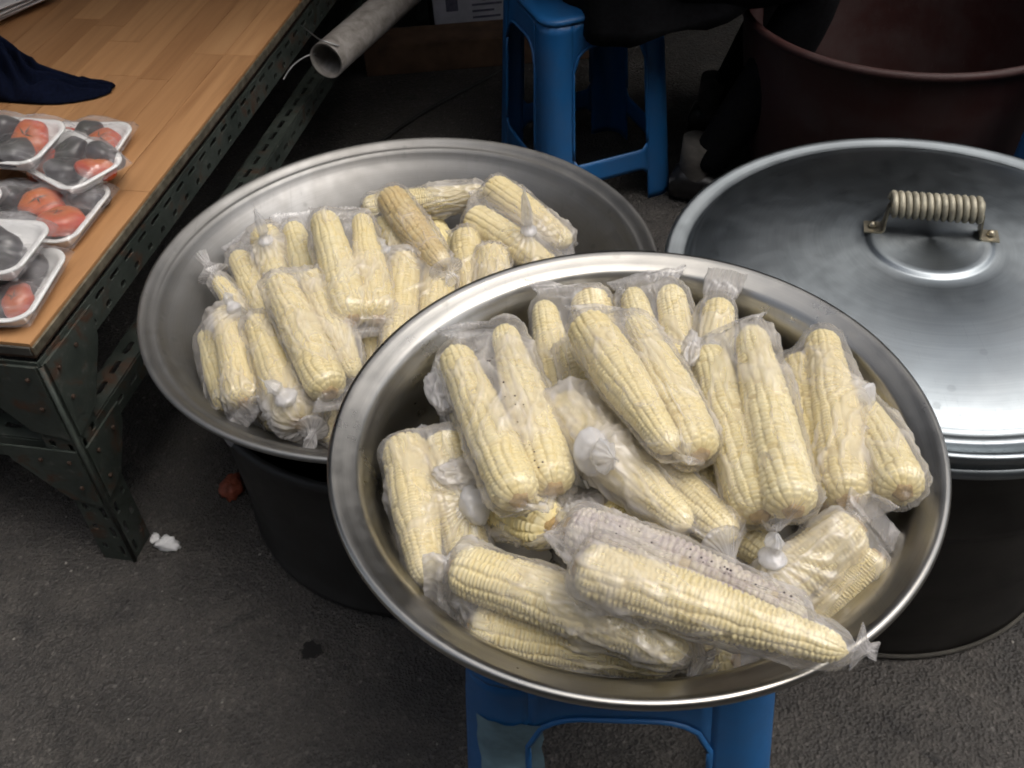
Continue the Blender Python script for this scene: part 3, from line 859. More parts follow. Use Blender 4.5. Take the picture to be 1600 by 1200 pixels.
    Pm = np.stack([Q[:, 0]*18+Q[:, 1]*22*sk, Q[:, 1]*62-Q[:, 0]*10*sk, Q[:, 2]*62], -1)+seed*3.1
    Pm = Pm+.35*(np.stack([vnoise(Pm*1.1, seed+k) for k in (1, 2, 3)], -1)-.5)
    d1, d2 = worley(Pm, seed); ridge = np.exp(-((d2-d1)/.085)**2)
    d1, d2 = worley(Pm*2.3+7, seed+9); ridge2 = np.exp(-((d2-d1)/.14)**2)
    patch = smoothstep(.42, .68, fbm(X*26, seed+3))
    body = np.where(Z > 0, .6, 1.)
    disp = crumple*(.0021*ridge*(.30+.9*patch)+.0006*ridge2*(.2+patch)+.0014*fbm(X*45, seed+4)*patch)
    haze = .06+.55*ridge*(.3+.7*patch)+.16*ridge2*(.15+patch)+.30*patch
    # loose folds: long soft pleats where the bag has slack
    arcp = np.tile(np.abs(np.linspace(-1, 1, nM))*.115, nS)
    slack = smoothstep(.40, .62, fbm(X*13+seed, seed+41))
    a1 = arcp*math.cos(.5*sk)+Q[:, 0]*math.sin(.9*sk); wv = 9.*fbm(np.stack([Q[:, 0]*20, arcp*30, X[:, 2]*10], -1)+seed, seed+42)
    slack2 = smoothstep(.46, .64, fbm(X*19+2*seed, seed+47))
    p1 = np.abs(np.sin(a1*2*np.pi/.034+wv)); fold1 = (1-p1)**3
    a2 = arcp*math.cos(.8)-Q[:, 0]*math.sin(.8)*(1 if sk > 0 else -1); p2 = np.abs(np.sin(a2*2*np.pi/.055+wv*1.2+seed)); fold2 = (1-p2)**4*slack2
    billow = smoothstep(.45, .75, fbm(X*17+3*seed, seed+43))
    mid_body = smoothstep(0, .02, np.minimum(Q[:, 0]-s_lo, s_hi-Q[:, 0]))
    disp = disp+crumple*mid_body*(slack*(.0030*fold1+.0022*fold2)+.0034*billow)
    haze = haze+crumple*(slack*(.62*fold1+.50*fold2)+.20*slack+.14*billow)
    web = np.zeros(len(X))
    if len(loc) > 1:
        dd = np.full(len(X), 9.)
        for a, b, R in E:
            t = np.clip(((X-a)@(b-a))/((b-a)@(b-a)), 0, 1); dd = np.minimum(dd, np.linalg.norm(X-a-t[:, None]*(b-a), axis=1)-R)
        web = smoothstep(.002, .009, dd)
        ph = np.sin((Q[:, 1]*900+Q[:, 0]*60*sk)+5*vnoise(Pm*.5, seed+8))
        disp = disp+web*.0007*(ph*.5+.5); haze = haze+.16*web+.14*web*np.clip(ph, 0, 1)
    snapped = []
    for K in knots:
        K = np.array(K); best = None
        for a, b, R in E:
            t = np.clip(((K-a)@(b-a))/((b-a)@(b-a)), 0, 1); c = a+t*(b-a); d = np.linalg.norm(K-c)
            if best is None or d-R < best[0]: best = (d-R, c, R, d)
        _, c, R, d = best; dv = (K-c)/d; dv[2] = max(dv[2], .25); dv /= np.linalg.norm(dv)
        snapped.append(c+dv*(R+.0055))
    knots = snapped
    for K in knots:
        K = np.array(K); dk = X-K; dist = np.linalg.norm(dk, axis=1)
        an = np.arctan2(dk@v, dk@U)
        near = np.exp(-(dist/.050)**2)*(Z == 0)
        f = np.abs(np.sin(an*8+4*vnoise(X*40, seed+6)+seed))**3
        disp = disp+near*.0030*f+near*.0025*np.exp(-(dist/.02)**2); haze = haze+near*(.22+.45*f)
    haze = haze+.30*np.where(Z > 0, 1, 0)*.6+.35*PLT
    haze = np.clip((haze+milky)*(.75+.5*fbm(X*14, seed+12)), 0, 1.5)
    X = X+N*(disp*body)[:, None]
    # flap ends wander
    X = X+np.where(Z > 0, 1, 0)[:, None]*Z[:, None]**1.5*.010*(np.stack([fbm(X*30, seed+20+k) for k in range(3)], -1)-.5)
    pull = np.stack([Q[:, 0]*(1)+.12*np.sin(seed), np.tile(np.abs(np.linspace(-1, 1, nM))*.115, nS), np.full(len(Q), seed*.37)], -1)
    base = Vector(O); o = thing('corn_bag', label, 'plastic bag', tuple(base), 0, group)
    X = X-O
    obj('film', film_grid(X, nS, nM, haze, pull, 'film', 'bag_film'), o)
    for K in knots: knot(o, np.array(K)-O, U, v, w, seed)
    for K, sz in WADS.get(tuple(np.round(E[0][0], 4)), ()): wad(o, np.array(K)-O, sz, U, v, w, seed)
    if specks:
        VV, FF = [], []; fr_ = (Q[:, 0]-s_lo)/(s_hi-s_lo)
        cand = np.nonzero((Z == 0) & (N[:, 2] > .3) & (fr_ > .2) & (fr_ < .95) & ((web > .25) | (len(loc) == 1)))[0]
        for _ in range(specks):
            if not len(cand): break
            k = cand[r.integers(0, len(cand))]
            c = X[k]+N[k]*.0004; q = r.uniform(.0005, .0013); b0 = len(VV)
            VV += [c+q*d for d in (np.array([1., 0, 0]), np.array([0, 1., 0]), np.array([-1., 0, 0]), np.array([0, -1., 0]), np.array([0, 0, .8]), np.array([0, 0, -.8]))]
            FF += [(b0+i, b0+(i+1) % 4, b0+4) for i in range(4)]+[(b0+(i+1) % 4, b0+i, b0+5) for i in range(4)]
        sp = obj('specks', mesh_np('specks', VV, FF, 'dark_speck'), o); sp['kind'] = 'stuff'; sp['label'] = 'dark specks stuck to the film'
    return o

def knot(parent, K, U, v, w, seed):
    """tied twist of film: a smooth dense lump and a flame-shaped crinkled tail"""
    r = np.random.default_rng(seed+77)
    up = np.array([0, 0, 1.]); tail = TAILS.get(parent['label'], .014)
    ax = (up*(1.0 if tail > .03 else .45)+(.15 if tail > .03 else .8)*(r.uniform(-1, 1)*U+r.uniform(-1, 1)*v)); ax /= np.linalg.norm(ax)
    p = np.cross(ax, [1, .2, 0]); p /= np.linalg.norm(p); q = np.cross(ax, p)
    kb = KNOT_SIZE.get(parent['label'], 1.15)
    n, m = 44, 40; th = np.linspace(0, 2*np.pi, n, endpoint=False); hs = np.linspace(0, 1, m)
    bend = r.uniform(-1, 1, 2)*.010; V = []; hz = []; L = .022+tail; hk = .010/L
    for h in hs:
        z = h*L
        lump = math.exp(-((z-.010)/.0075)**2)
        tl = max(0, min(1, (z-.016)/max(tail, .006)))
        R = .0006+.0085*lump+(.0065*math.sin(math.pi*min(1, .12+.88*tl))**.8 if z > .016 else 0)*min(1, (z-.016)/.006)
        ph = np.sin(th*5+h*4+seed)*.5+np.sin(th*11-h*7+seed)*.5
        rr = R*(1+(.025+.22*tl)*ph)
        flat = 1-.5*tl
        c = K+kb*(ax*(z-.008)+(p*bend[0]+q*bend[1])*h*h)
        V.append(c+kb*rr[:, None]*((1+.25*lump)*np.cos(th)[:, None]*p+flat*np.sin(th)[:, None]*q)); hz.append(.25+.75*lump)
    V = np.concatenate(V)
    V = V+.0034*(np.stack([fbm(V*170, seed+k) for k in range(3)], -1)-.5)
    me = mesh_np('knot', V, grid_faces(m, n, True), 'bag_knot_film'); vattr(me, 'haze', np.repeat(hz, n))
    obj('knot', me, parent)
def wad(parent, K, sz, U, v, w, seed):
    """loose crushed end of a bag"""
    n, m = 60, 34; th = np.linspace(0, 2*np.pi, n, endpoint=False); ph = np.linspace(0.02, np.pi-.02, m)
    P, T = np.meshgrid(ph, th, indexing='ij'); D = np.stack([np.sin(P)*np.cos(T), np.sin(P)*np.sin(T), np.cos(P)], -1).reshape(-1, 3)
    d1, d2 = worley(D*1.25+seed, seed); e1, e2 = worley(D*2.6+seed, seed+3)
    r_ = .72+.26*np.exp(-((d2-d1)/.22)**2)+.08*np.exp(-((e2-e1)/.22)**2)+.5*(fbm(D*1.4+seed, seed)-.5)
    V = K+(D*r_[:, None]*np.array(sz))@np.stack([U, v, w])
    me = mesh_np('loose_end', V, grid_faces(m, n, True), 'bag_film'); vattr(me, 'haze', .75+.6*np.exp(-((d2-d1)/.2)**2))
    pa = me.attributes.new('pull', 'FLOAT_VECTOR', 'POINT'); pa.data.foreach_set('vector', (V*.7).astype(np.float32).ravel())
    obj('loose_end', me, parent)
WADS = {}
TAILS = {}

EARS_FRONT = [
    ('A1', 'A', (-0.0512, 0.7199, 0.5720), (-0.0008, 0.5226, 0.5880), 0.0204),
    ('A2', 'A', (-0.0055, 0.7490, 0.5720), (0.0271, 0.5454, 0.5720), 0.0214),
    ('B1', 'B', (0.0359, 0.8020, 0.5560), (0.0532, 0.6214, 0.5200), 0.0230),
    ('B2', 'B', (0.0807, 0.8108, 0.5560), (0.1015, 0.6522, 0.4850), 0.0203),
    ('M1', 'M', (0.1227, 0.8093, 0.5580), (0.1432, 0.6370, 0.5100), 0.0198),
    ('M2', 'M', (0.1594, 0.8038, 0.5620), (0.1621, 0.6353, 0.5150), 0.0203),
    ('P1', 'P', (0.2037, 0.7772, 0.5600), (0.1606, 0.6147, 0.5350), 0.0193),
    ('C1', 'C', (0.0675, 0.7022, 0.6080), (0.1169, 0.5385, 0.6140), 0.0209),
    ('C2', 'C', (0.1121, 0.7227, 0.5940), (0.1427, 0.5516, 0.5920), 0.0204),
    ('D1', 'D', (0.1746, 0.6927, 0.5760), (0.1822, 0.5075, 0.5660), 0.0219),
    ('D2', 'D', (0.2129, 0.6984, 0.5920), (0.2025, 0.4957, 0.5840), 0.0219),
    ('E1', 'E', (0.2795, 0.7049, 0.5740), (0.2503, 0.5123, 0.5700), 0.0224),
    ('E2', 'E', (0.2560, 0.6887, 0.5600), (0.2378, 0.5221, 0.5560), 0.0219),
    ('N1', 'N', (0.2965, 0.6652, 0.5450), (0.2878, 0.5054, 0.5850), 0.0203),
    ('F1', 'F', (0.0383, 0.6465, 0.5660), (0.1252, 0.4942, 0.5760), 0.0225),
    ('F2', 'F', (0.0801, 0.6649, 0.5200), (0.1602, 0.4964, 0.5560), 0.0209),
    ('G1', 'G', (-0.0976, 0.6409, 0.5400), (-0.0757, 0.4894, 0.5350), 0.0209),
    ('G2', 'G', (-0.0631, 0.6374, 0.5480), (-0.0379, 0.4763, 0.5000), 0.0214),
    ('H1', 'H', (-0.0546, 0.4870, 0.5600), (0.1085, 0.3988, 0.5620), 0.0214),
    ('H2', 'H', (-0.0448, 0.4558, 0.5280), (0.1015, 0.4134, 0.5180), 0.0199),
    ('I1', 'I', (0.0359, 0.4443, 0.6060), (0.2045, 0.3658, 0.5980), 0.0210),
    ('I2', 'I', (0.0347, 0.5059, 0.5750), (0.1928, 0.4099, 0.5720), 0.0198),
    ('J1', 'J', (0.1125, 0.4312, 0.5000), (0.2570, 0.4994, 0.5580), 0.0214),
    ('J2', 'J', (0.1877, 0.4314, 0.4800), (0.2698, 0.4789, 0.5450), 0.0203),
    ('K1', 'K', (0.0237, 0.5225, 0.5520), (-0.0776, 0.6457, 0.4800), 0.0230),
    ('K2', 'K', (0.0642, 0.5509, 0.5400), (0.1922, 0.4565, 0.4800), 0.0209),
    ('L1', 'L', (0.1508, 0.4207, 0.5100), (0.0418, 0.4654, 0.4550), 0.0203),
    ('U1', 'U', (-0.0519, 0.7367, 0.4800), (-0.0266, 0.5905, 0.4700), 0.0210),
    ('U2', 'V', (0.1217, 0.7183, 0.4800), (0.1098, 0.5527, 0.4750), 0.0210),
    ('U3', 'W', (0.2662, 0.6965, 0.5200), (0.2458, 0.5287, 0.5150), 0.0210),
    ('Y1', 'Y', (0.0117, 0.6208, 0.5250), (0.0892, 0.4647, 0.4800), 0.0219),
    ('Z1', 'Z', (0.1087, 0.6344, 0.5000), (0.2015, 0.4831, 0.5300), 0.0219),
    ('S1', 'S', (0.0589, 0.7328, 0.5560), (0.0795, 0.5679, 0.5200), 0.0205),
    ('T1', 'T', (0.1476, 0.7268, 0.5450), (0.1589, 0.5474, 0.5350), 0.0205),
    ('R1', 'R', (-0.0529, 0.7525, 0.5300), (-0.0226, 0.5903, 0.5300), 0.0205),
    ('U4', 'X', (0.0205, 0.5376, 0.4700), (0.1442, 0.4949, 0.4600), 0.0210),
]
EARS_BACK = [
    ('a1', 'a', (-0.3814, 1.0264, 0.3660), (-0.3304, 0.8955, 0.3520), 0.0194),
    ('a2', 'a', (-0.3522, 1.0393, 0.3880), (-0.3062, 0.8750, 0.3800), 0.0211),
    ('b1', 'b', (-0.3066, 1.0045, 0.4000), (-0.2393, 0.8303, 0.3850), 0.0248),
    ('b2', 'b', (-0.2894, 1.0081, 0.3450), (-0.2232, 0.8637, 0.3640), 0.0211),
    ('c1', 'c', (-0.2753, 1.0356, 0.4320), (-0.1988, 0.8398, 0.4180), 0.0243),
    ('c2', 'c', (-0.2345, 1.0489, 0.4220), (-0.1765, 0.8792, 0.4050), 0.0216),
    ('d1', 'd', (-0.3818, 1.1321, 0.3720), (-0.2806, 0.9934, 0.3180), 0.0200),
    ('e1', 'e', (-0.3606, 1.1836, 0.3700), (-0.2848, 1.0100, 0.3550), 0.0205),
    ('e2', 'e', (-0.3241, 1.2102, 0.3840), (-0.2651, 1.0300, 0.3720), 0.0216),
    ('f1', 'f', (-0.2843, 1.2117, 0.3900), (-0.2311, 1.0302, 0.3880), 0.0221),
    ('g1', 'g', (-0.2273, 1.1478, 0.4450), (-0.1793, 0.9549, 0.4250), 0.0232),
    ('g2', 'g', (-0.1794, 1.1549, 0.4360), (-0.1513, 0.9648, 0.4140), 0.0221),
    ('h1', 'h', (-0.1462, 1.2124, 0.4250), (-0.0720, 1.0376, 0.4300), 0.0221),
    ('i1', 'i', (-0.1937, 1.2739, 0.3650), (-0.0144, 1.2687, 0.3800), 0.0205),
    ('j1', 'j', (-0.0393, 1.1940, 0.3950), (0.0814, 1.0546, 0.3800), 0.0232),
    ('j2', 'j', (-0.0092, 1.2587, 0.4000), (0.0889, 1.1269, 0.3850), 0.0216),
    ('k1', 'k', (-0.1217, 1.0882, 0.4120), (-0.1333, 0.9049, 0.3900), 0.0221),
    ('k2', 'k', (-0.0793, 1.0789, 0.4050), (-0.0947, 0.8956, 0.3850), 0.0211),
    ('l1', 'l', (-0.0468, 1.1674, 0.3850), (-0.0404, 0.9881, 0.3700), 0.0221),
    ('x1', 'x', (-0.0138, 1.1159, 0.3920), (-0.0115, 0.9468, 0.3750), 0.0221),
    ('y1', 'y', (-0.1509, 1.1935, 0.3980), (-0.1080, 1.0292, 0.3900), 0.0216),
    ('m1', 'm', (-0.3530, 1.0155, 0.3200), (-0.2746, 0.8768, 0.3350), 0.0200),
    ('n1', 'n', (-0.1714, 1.0224, 0.3680), (-0.1382, 0.8464, 0.3500), 0.0221),
    ('o1', 'o', (-0.2570, 0.9950, 0.3100), (-0.2100, 0.8446, 0.3380), 0.0205),
    ('u1', 'q', (-0.2352, 1.1801, 0.3350), (-0.1446, 1.0131, 0.3300), 0.0227),
    ('u2', 'r', (-0.1123, 1.2885, 0.3350), (-0.0364, 1.1144, 0.3300), 0.0227),
    ('u3', 's', (-0.3076, 1.1649, 0.3200), (-0.2305, 0.9915, 0.3100), 0.0227),
]
KNOTS = {'F': (0.0447, 0.5623, 0.6000), 'G': (-0.0331, 0.5499, 0.5650), 'E': (0.2920, 0.6144, 0.5800), 'J': (0.1781, 0.4741, 0.5700), 'a': (-0.3301, 1.0073, 0.4080), 'e': (-0.3083, 1.1507, 0.4080), 'j': (0.0378, 1.1211, 0.4200), 'k': (-0.1424, 1.0785, 0.4250), 'b': (-0.2407, 0.8331, 0.3720), 'M': (0.1792, 0.6996, 0.5920)}
WAD_AT = {'A': (-0.0641, 0.6798, 0.5600), 'P': (0.1581, 0.6809, 0.5880), 'G': (-0.0476, 0.5840, 0.5560)}

FRONT_BAGS = {  # bag: (where it lies, end 1, end 2, milkiness, crumple)
    'A': ('left steel basin bag, speckled between its two ears', ('seal', .012, .5, -.6), ('cap', .006, 0, 0), .02, 1.0),
    'B': ('crinkled whitish bag at the far left steel rim', ('seal', .014, 0, -.5), ('cap', .006, 0, 0), .16, 1.5),
    'M': ('bag of two round ear ends at the far steel rim', ('seal', .014, 0, -.4), ('cap', .006, 0, 0), .05, 1.0),
    'P': ('bag with a clear corner sticking up at the far steel rim', ('seal', .020, .35, .9), ('cap', .006, 0, 0), .04, 1.0),
    'C': ('topmost centre bag of two smooth ears, steel basin', ('seal', .008, 0, -.5), ('cap', .005, 0, -.5), .0, .7),
    'D': ('long bag right of the topmost one in the steel basin', ('seal', .012, 0, -.8), ('cap', .005, 0, 0), .04, 1.0),
    'E': ('fat bag near the right rim of the steel basin', ('cap', .006, 0, 0), ('seal', .012, .4, -.6), .06, 1.0),
    'N': ('bag of one dark-ended ear against the right steel wall', ('cap', .006, 0, 0), ('cap', .005, 0, 0), .03, .8),
    'F': ('bag with a big white knot below the topmost steel basin bag', ('cap', .010, 0, 0), ('gather', .030, .2, -1.0), .08, 1.2),
    'G': ('milky knotted bag at the far left inside the steel basin', ('cap', .010, 0, 0), ('cap', .005, 0, 0), .12, 1.0),
    'H': ('bag with a flat clear corner, near left of steel basin', ('seal', .014, 0, .5), ('gather', .014, 0, -.6), .03, .9),
    'I': ('long bag whose twisted end lies over the near right steel rim', ('cap', .006, 0, 0), ('gather', .014, 0, .1), .02, .65),
    'J': ('bag with a flat corner, near right of steel basin', ('cap', .006, 0, 0), ('seal', .016, .2, -.5), .0, .75),
    'K': ('half-buried bag with a deep yellow ear end, steel basin', ('cap', .006, 0, 0), ('cap', .006, 0, 0), .02, 1.0),
    'L': ('small dim bag tucked under the twisted one at the near steel rim', ('seal', .012, 0, 0), ('cap', .006, 0, 0), .0, 1.2),
}
FRONT_BAGS.update({
    'S': ('low bag between the whitish bag and the white knot', ('cap', .004, 0, 0), ('cap', .004, 0, 0), .0, .7),
    'T': ('low bag under the long bag right of the topmost', ('cap', .004, 0, 0), ('cap', .004, 0, 0), .12, 1.2),
    'R': ('low bag between the leftmost and speckled bags', ('cap', .004, 0, 0), ('cap', .004, 0, 0), .12, 1.2),
    'U': ('buried bag below the speckled left one, steel basin', ('cap', .004, 0, 0), ('cap', .004, 0, 0), .05, 1.2),
    'V': ('buried bag under the centre of the steel basin heap', ('cap', .004, 0, 0), ('cap', .004, 0, 0), .05, 1.2),
    'W': ('buried bag under the right of the steel basin heap', ('cap', .004, 0, 0), ('cap', .004, 0, 0), .05, 1.2),
    'X': ('buried bag under the near side of the steel basin heap', ('cap', .004, 0, 0), ('cap', .004, 0, 0), .05, 1.2),
    'Y': ('low bag showing beside the big white knot, steel basin', ('cap', .004, 0, 0), ('cap', .004, 0, 0), .08, 1.3),
    'Z': ('low bag between the long right bag and the front bag', ('cap', .004, 0, 0), ('cap', .004, 0, 0), .08, 1.3),
})
BACK_BAGS = {
    'a': ('leftmost knotted bag in the aluminium basin', ('cap', .006, 0, 0), ('seal', .012, 0, -.6), .06, 1.1),
    'b': ('slanting bag with a loose knot, near left of aluminium basin', ('cap', .008, 0, 0), ('gather', .018, 0, -.6), .10, 1.2),
    'c': ('wrinkled two-ear bag on the near left heap, aluminium basin', ('seal', .012, 0, -.4), ('seal', .012, 0, -.8), .06, 1.0),
    'd': ('bag with a pointed empty corner, far left of aluminium basin', ('gather', .030, 0, .5), ('cap', .006, 0, 0), .03, 1.0),
    'e': ('bag with an upright white twist, upper left of aluminium basin', ('seal', .014, 0, .2), ('cap', .006, 0, 0), .12, 1.2),
    'f': ('single-ear bag beside the tallest pair, aluminium basin', ('seal', .016, .2, .4), ('cap', .006, 0, 0), .04, 1.0),
    'g': ('tallest two-ear bag in the middle of the aluminium basin', ('seal', .010, 0, -.2), ('seal', .012, 0, -1.0), .03, 1.0),
    'h': ('bag of one tan ear on top, aluminium basin', ('cap', .006, 0, 0), ('gather', .016, .2, -.6), .0, .8),
    'i': ('bag lying sideways along the far aluminium wall', ('cap', .006, 0, 0), ('cap', .006, 0, 0), .08, 1.1),
    'j': ('right-hand bag with an upright knotted tail in the aluminium basin', ('cap', .006, 0, 0), ('cap', .006, 0, 0), .10, 1.1),
    'k': ('bag of two ear ends facing the steel basin behind its rim', ('seal', .012, 0, -.4), ('cap', .006, 0, 0), .10, 1.2),
    'l': ('bag of one short ear end right of the tan ear', ('seal', .012, 0, -.2), ('cap', .006, 0, 0), .14, 1.1),
    'x': ('bag tucked left of the rightmost knotted bag, aluminium basin', ('seal', .010, 0, 0), ('cap', .005, 0, 0), .12, 1.1),
    'y': ('bag between the tallest pair and the tan ear', ('seal', .012, 0, .1), ('cap', .005, 0, 0), .10, 1.1),
    'm': ('low bag against the near wall of the aluminium basin', ('cap', .006, 0, 0), ('cap', .004, 0, 0), .08, 1.2),
    'n': ('bag mostly hidden below the tallest ears of the aluminium basin', ('cap', .006, 0, 0), ('cap', .006, 0, 0), .05, 1.1),
    'o': ('pale low bag in the aluminium basin beside the steel rim', ('cap', .006, 0, 0), ('cap', .004, 0, 0), .2, 1.2),
}
EAR_LABELS = {
    'A1': 'left corn ear with a brown cut end in the speckled left bag, steel basin',
    'A2': 'right corn ear beside the printed specks in the left bag, steel basin',
    'B1': 'corn ear in the crinkled whitish bag at the far left steel rim',
    'B2': 'short-showing corn ear just right of the crinkled whitish one, far steel rim',
    'M1': 'left of two round ear ends at the far middle steel rim',
    'M2': 'right of two round ear ends at the far middle steel rim',
    'P1': 'corn ear under the clear upright film corner at the far steel rim',
    'C1': 'smooth left corn ear of the topmost centre bag, steel basin',
    'C2': 'right corn ear of the topmost centre bag, steel basin',
    'D1': 'left corn ear of the long bag right of the topmost one',
    'D2': 'right corn ear of the long bag right of the topmost one',
    'E1': 'fat right corn ear of the bag nearest the right steel rim',
    'E2': 'lower left corn ear of the bag nearest the right steel rim',
    'N1': 'rightmost corn ear with a dark cut end against the steel wall',
    'F1': 'corn ear wrapped under the big white knot in the steel basin',
    'F2': 'corn ear below the topmost ears, right of the white-knotted one',
    'G1': 'leftmost corn ear standing against the steel basin wall',
    'G2': 'corn ear right of the leftmost one, under milky knotted film',
    'H1': 'upper corn ear of the near left bag in the steel basin',
    'H2': 'lower corn ear lying along the near steel rim',
    'I1': 'longest corn ear in front with its tip over the near right rim',
    'I2': 'greyish purple corn ear behind the longest front ear',
    'J1': 'upper corn ear of the near right bag, slanting up to the right',
    'J2': 'lower corn ear of the near right bag beside the steel rim',
    'K1': 'deep yellow round corn ear end in the middle hollow of the heap',
    'K2': 'yellow corn ear end beside the dark hollow under the white knot',
    'L1': 'dim corn ear tip under the longest front ear at the rim',
    'S1': 'low corn ear between the whitish bag and the white knot',
    'T1': 'low corn ear under the long bag right of the topmost',
    'R1': 'low corn ear between the leftmost and speckled bags',
    'U1': 'buried corn ear below the speckled left bag, steel basin',
    'U2': 'buried corn ear under the centre of the steel basin heap',
    'U3': 'buried corn ear under the right of the steel basin heap',
    'U4': 'buried corn ear under the near side of the steel basin heap',
    'Y1': 'low corn ear left of the hollow beside the big white knot',
    'Z1': 'low corn ear between the long right bag and front bag',
    'u1': 'buried corn ear below the middle of the aluminium basin heap',
    'u2': 'buried corn ear at the back right of the aluminium basin',
    'u3': 'buried corn ear at the left of the aluminium basin heap',
    'a1': 'leftmost corn ear against the aluminium basin wall',
    'a2': 'second corn ear from the left under the knot, aluminium basin',
    'b1': 'slanting fat corn ear right of the leftmost pair, aluminium basin',
    'b2': 'lower corn ear partly under the slanting fat one, aluminium basin',
    'c1': 'left corn ear of the wrinkled top bag, aluminium basin near left',
    'c2': 'right corn ear of the wrinkled top bag, aluminium basin near left',
    'd1': 'corn ear with a pointed empty film corner, far left of the aluminium basin',
    'e1': 'left corn ear below the upright white twist, aluminium basin',
    'e2': 'right corn ear below the upright white twist, aluminium basin',
    'f1': 'dull yellow corn ear left of the tallest pair, aluminium basin',
    'g1': 'left ear of the tallest pair in the aluminium basin',
    'g2': 'right ear of the tallest pair in the aluminium basin',
    'h1': 'tan corn ear lying on top at the back of the aluminium basin',
    'i1': 'corn ear lying sideways along the far aluminium wall',
    'j1': 'left corn ear under the upright knotted tail, aluminium basin right',
    'j2': 'rightmost corn ear in the aluminium basin',
    'k1': 'left of the two ear ends facing the steel rim, aluminium basin',
    'k2': 'right of the two ear ends facing the steel rim, aluminium basin',
    'x1': 'ear end just left of the rightmost knotted bag, near the steel rim',
    'y1': 'ear lying between the tallest pair and the tan ear',
    'l1': 'short pale ear end between the tan ear and the knotted tail',
    'm1': 'low corn ear against the near aluminium wall',
    'n1': 'corn ear end peeping out below the tallest pair',
    'o1': 'pale corn ear beside the steel rim at the bottom of the aluminium basin',
}
TIP1 = {'A1', 'A2', 'C2', 'D1', 'D2', 'E1', 'E2', 'N1', 'B1', 'M1', 'M2', 'P1', 'a1', 'a2', 'b1', 'c1', 'e1', 'g1', 'g2', 'f1', 'J1', 'J2', 'd1'}
def fill(ears, bags, gk, s0):
    by = {}; fl = {}
    for k, (n, b, p1, p2, R) in enumerate(ears):
        tp = .72 if n in ('h1', 'I2') else TAPER[(s0+k) % 6]
        by.setdefault(b, []).append((p1, p2, R, tp) if n not in TIP1 else (p2, p1, R, tp))
        fl.setdefault(b, []).append(-1 if n in TIP1 else 1)
        lab = EAR_LABELS.get(n, 'buried corn ear at the bottom of the %s basin' % ('steel' if gk == 'F' else 'aluminium'))
        ear(p1, p2, R, n not in TIP1, s0+k, lab, EARS_G[gk], EAR_TAN if n == 'h1' else EAR_PUR if n == 'I2' else None)
    for k, (b, (where, e1, e2, mk, cr)) in enumerate(bags.items()):
        bag('corn_bag', by[b], fl[b], e1, e2, s0+k*3, 'clear plastic '+where,
            'bags of corn in the '+('steel' if gk == 'F' else 'aluminium')+' basin', [KNOTS[b]] if b in KNOTS else (), mk, .046 if len(by[b]) > 1 else .021 if b == 'P' else .032, cr, {'A': 16, 'I': 22, 'B': 6, 'E': 5}.get(b, 0))
KNOT_SIZE = {'clear plastic '+FRONT_BAGS['F'][0]: 1.75, 'clear plastic '+FRONT_BAGS['G'][0]: 1.6, 'clear plastic '+BACK_BAGS['b'][0]: 1.4}
TAILS['clear plastic '+BACK_BAGS['j'][0]] = .050
TAILS['clear plastic '+BACK_BAGS['e'][0]] = .036
_e = {n: (p1, p2) for n, b, p1, p2, R in EARS_FRONT}
WADS[tuple(np.round(np.array(_e['A1'][1]), 4))] = [(WAD_AT['A'], (.030, .013, .012))]
WADS[tuple(np.round(np.array(_e['P1'][1]), 4))] = [(WAD_AT['P'], (.020, .009, .009))]
WADS[tuple(np.round(np.array(_e['G1'][0]), 4))] = [(WAD_AT['G'], (.014, .024, .008))]
fill(EARS_FRONT, FRONT_BAGS, 'F', 100)
fill(EARS_BACK, BACK_BAGS, 'B', 300)

# ------------------------------------------------------------------ trays of fruit on the table
def tray_mesh(lx, ly, h=.024):
    rings = [(-.022, .003), (-.016, .003), (-.004, h*.75), (-.001, h-.002), (.003, h), (.007, h-.0005), (.0075, h-.003), (.004, h-.004), (.001, h*.7), (-.011, 0), (-.03, 0)]
    V = []; n = 48
    for e, z in rings:
        ax, ay = lx/2+e-.0075, ly/2+e-.0075; r = max(.008, .022+e)
        for i in range(n):
            a = 2*math.pi*(i+.5)/n; cx = math.copysign(ax-r, math.cos(a)); cy = math.copysign(ay-r, math.sin(a))
            V.append((cx+r*math.cos(a), cy+r*math.sin(a), z))
    F = [tuple(f) for f in grid_faces(len(rings), n, True)]+[tuple(range(n)), tuple(range((len(rings)-1)*n, len(rings)*n))[::-1]]
    return mesh_np('tray_body', V, F, 'foam_white')
def fruit_mesh(seed, mat):
    def w(R, Z, a): return R*(1+.075*np.cos(a*(4+seed)+seed)[None]*(1-.5*np.abs(Z/.02-.9))+.05*np.sin(a*2+seed)[None]), Z*(1+.07*np.sin(a+seed*2)[None])
    P = [(0, .0), (.010, .0008), (.018, .005), (.0235, .013), (.0250, .021), (.0235, .030), (.018, .037), (.010, .0408), (.005, .0400), (0, .0388)]
    return lathe('fruit_body', smooth_prof(P, 3), mat, 26, w)
FRUIT = {k: [fruit_mesh(s, m) for s in (1, 2, 3)] for k, m in (('r', 'tomato_red'), ('d', 'fruit_dark'))}
def calyx_mesh():
    V = [(0, 0, .0405)]; F = []
    for k in range(5):
        a = k*2*math.pi/5
        for d, rr, z in ((-.25, .004, .0412), (0, .014, .0405), (.25, .004, .0412)): V.append((rr*math.cos(a+d), rr*math.sin(a+d), z))
        F.append((0, 1+3*k, 2+3*k, 3+3*k))
    return mesh_np('calyx', V, F, 'calyx_green', False)
CALYX = calyx_mesh()
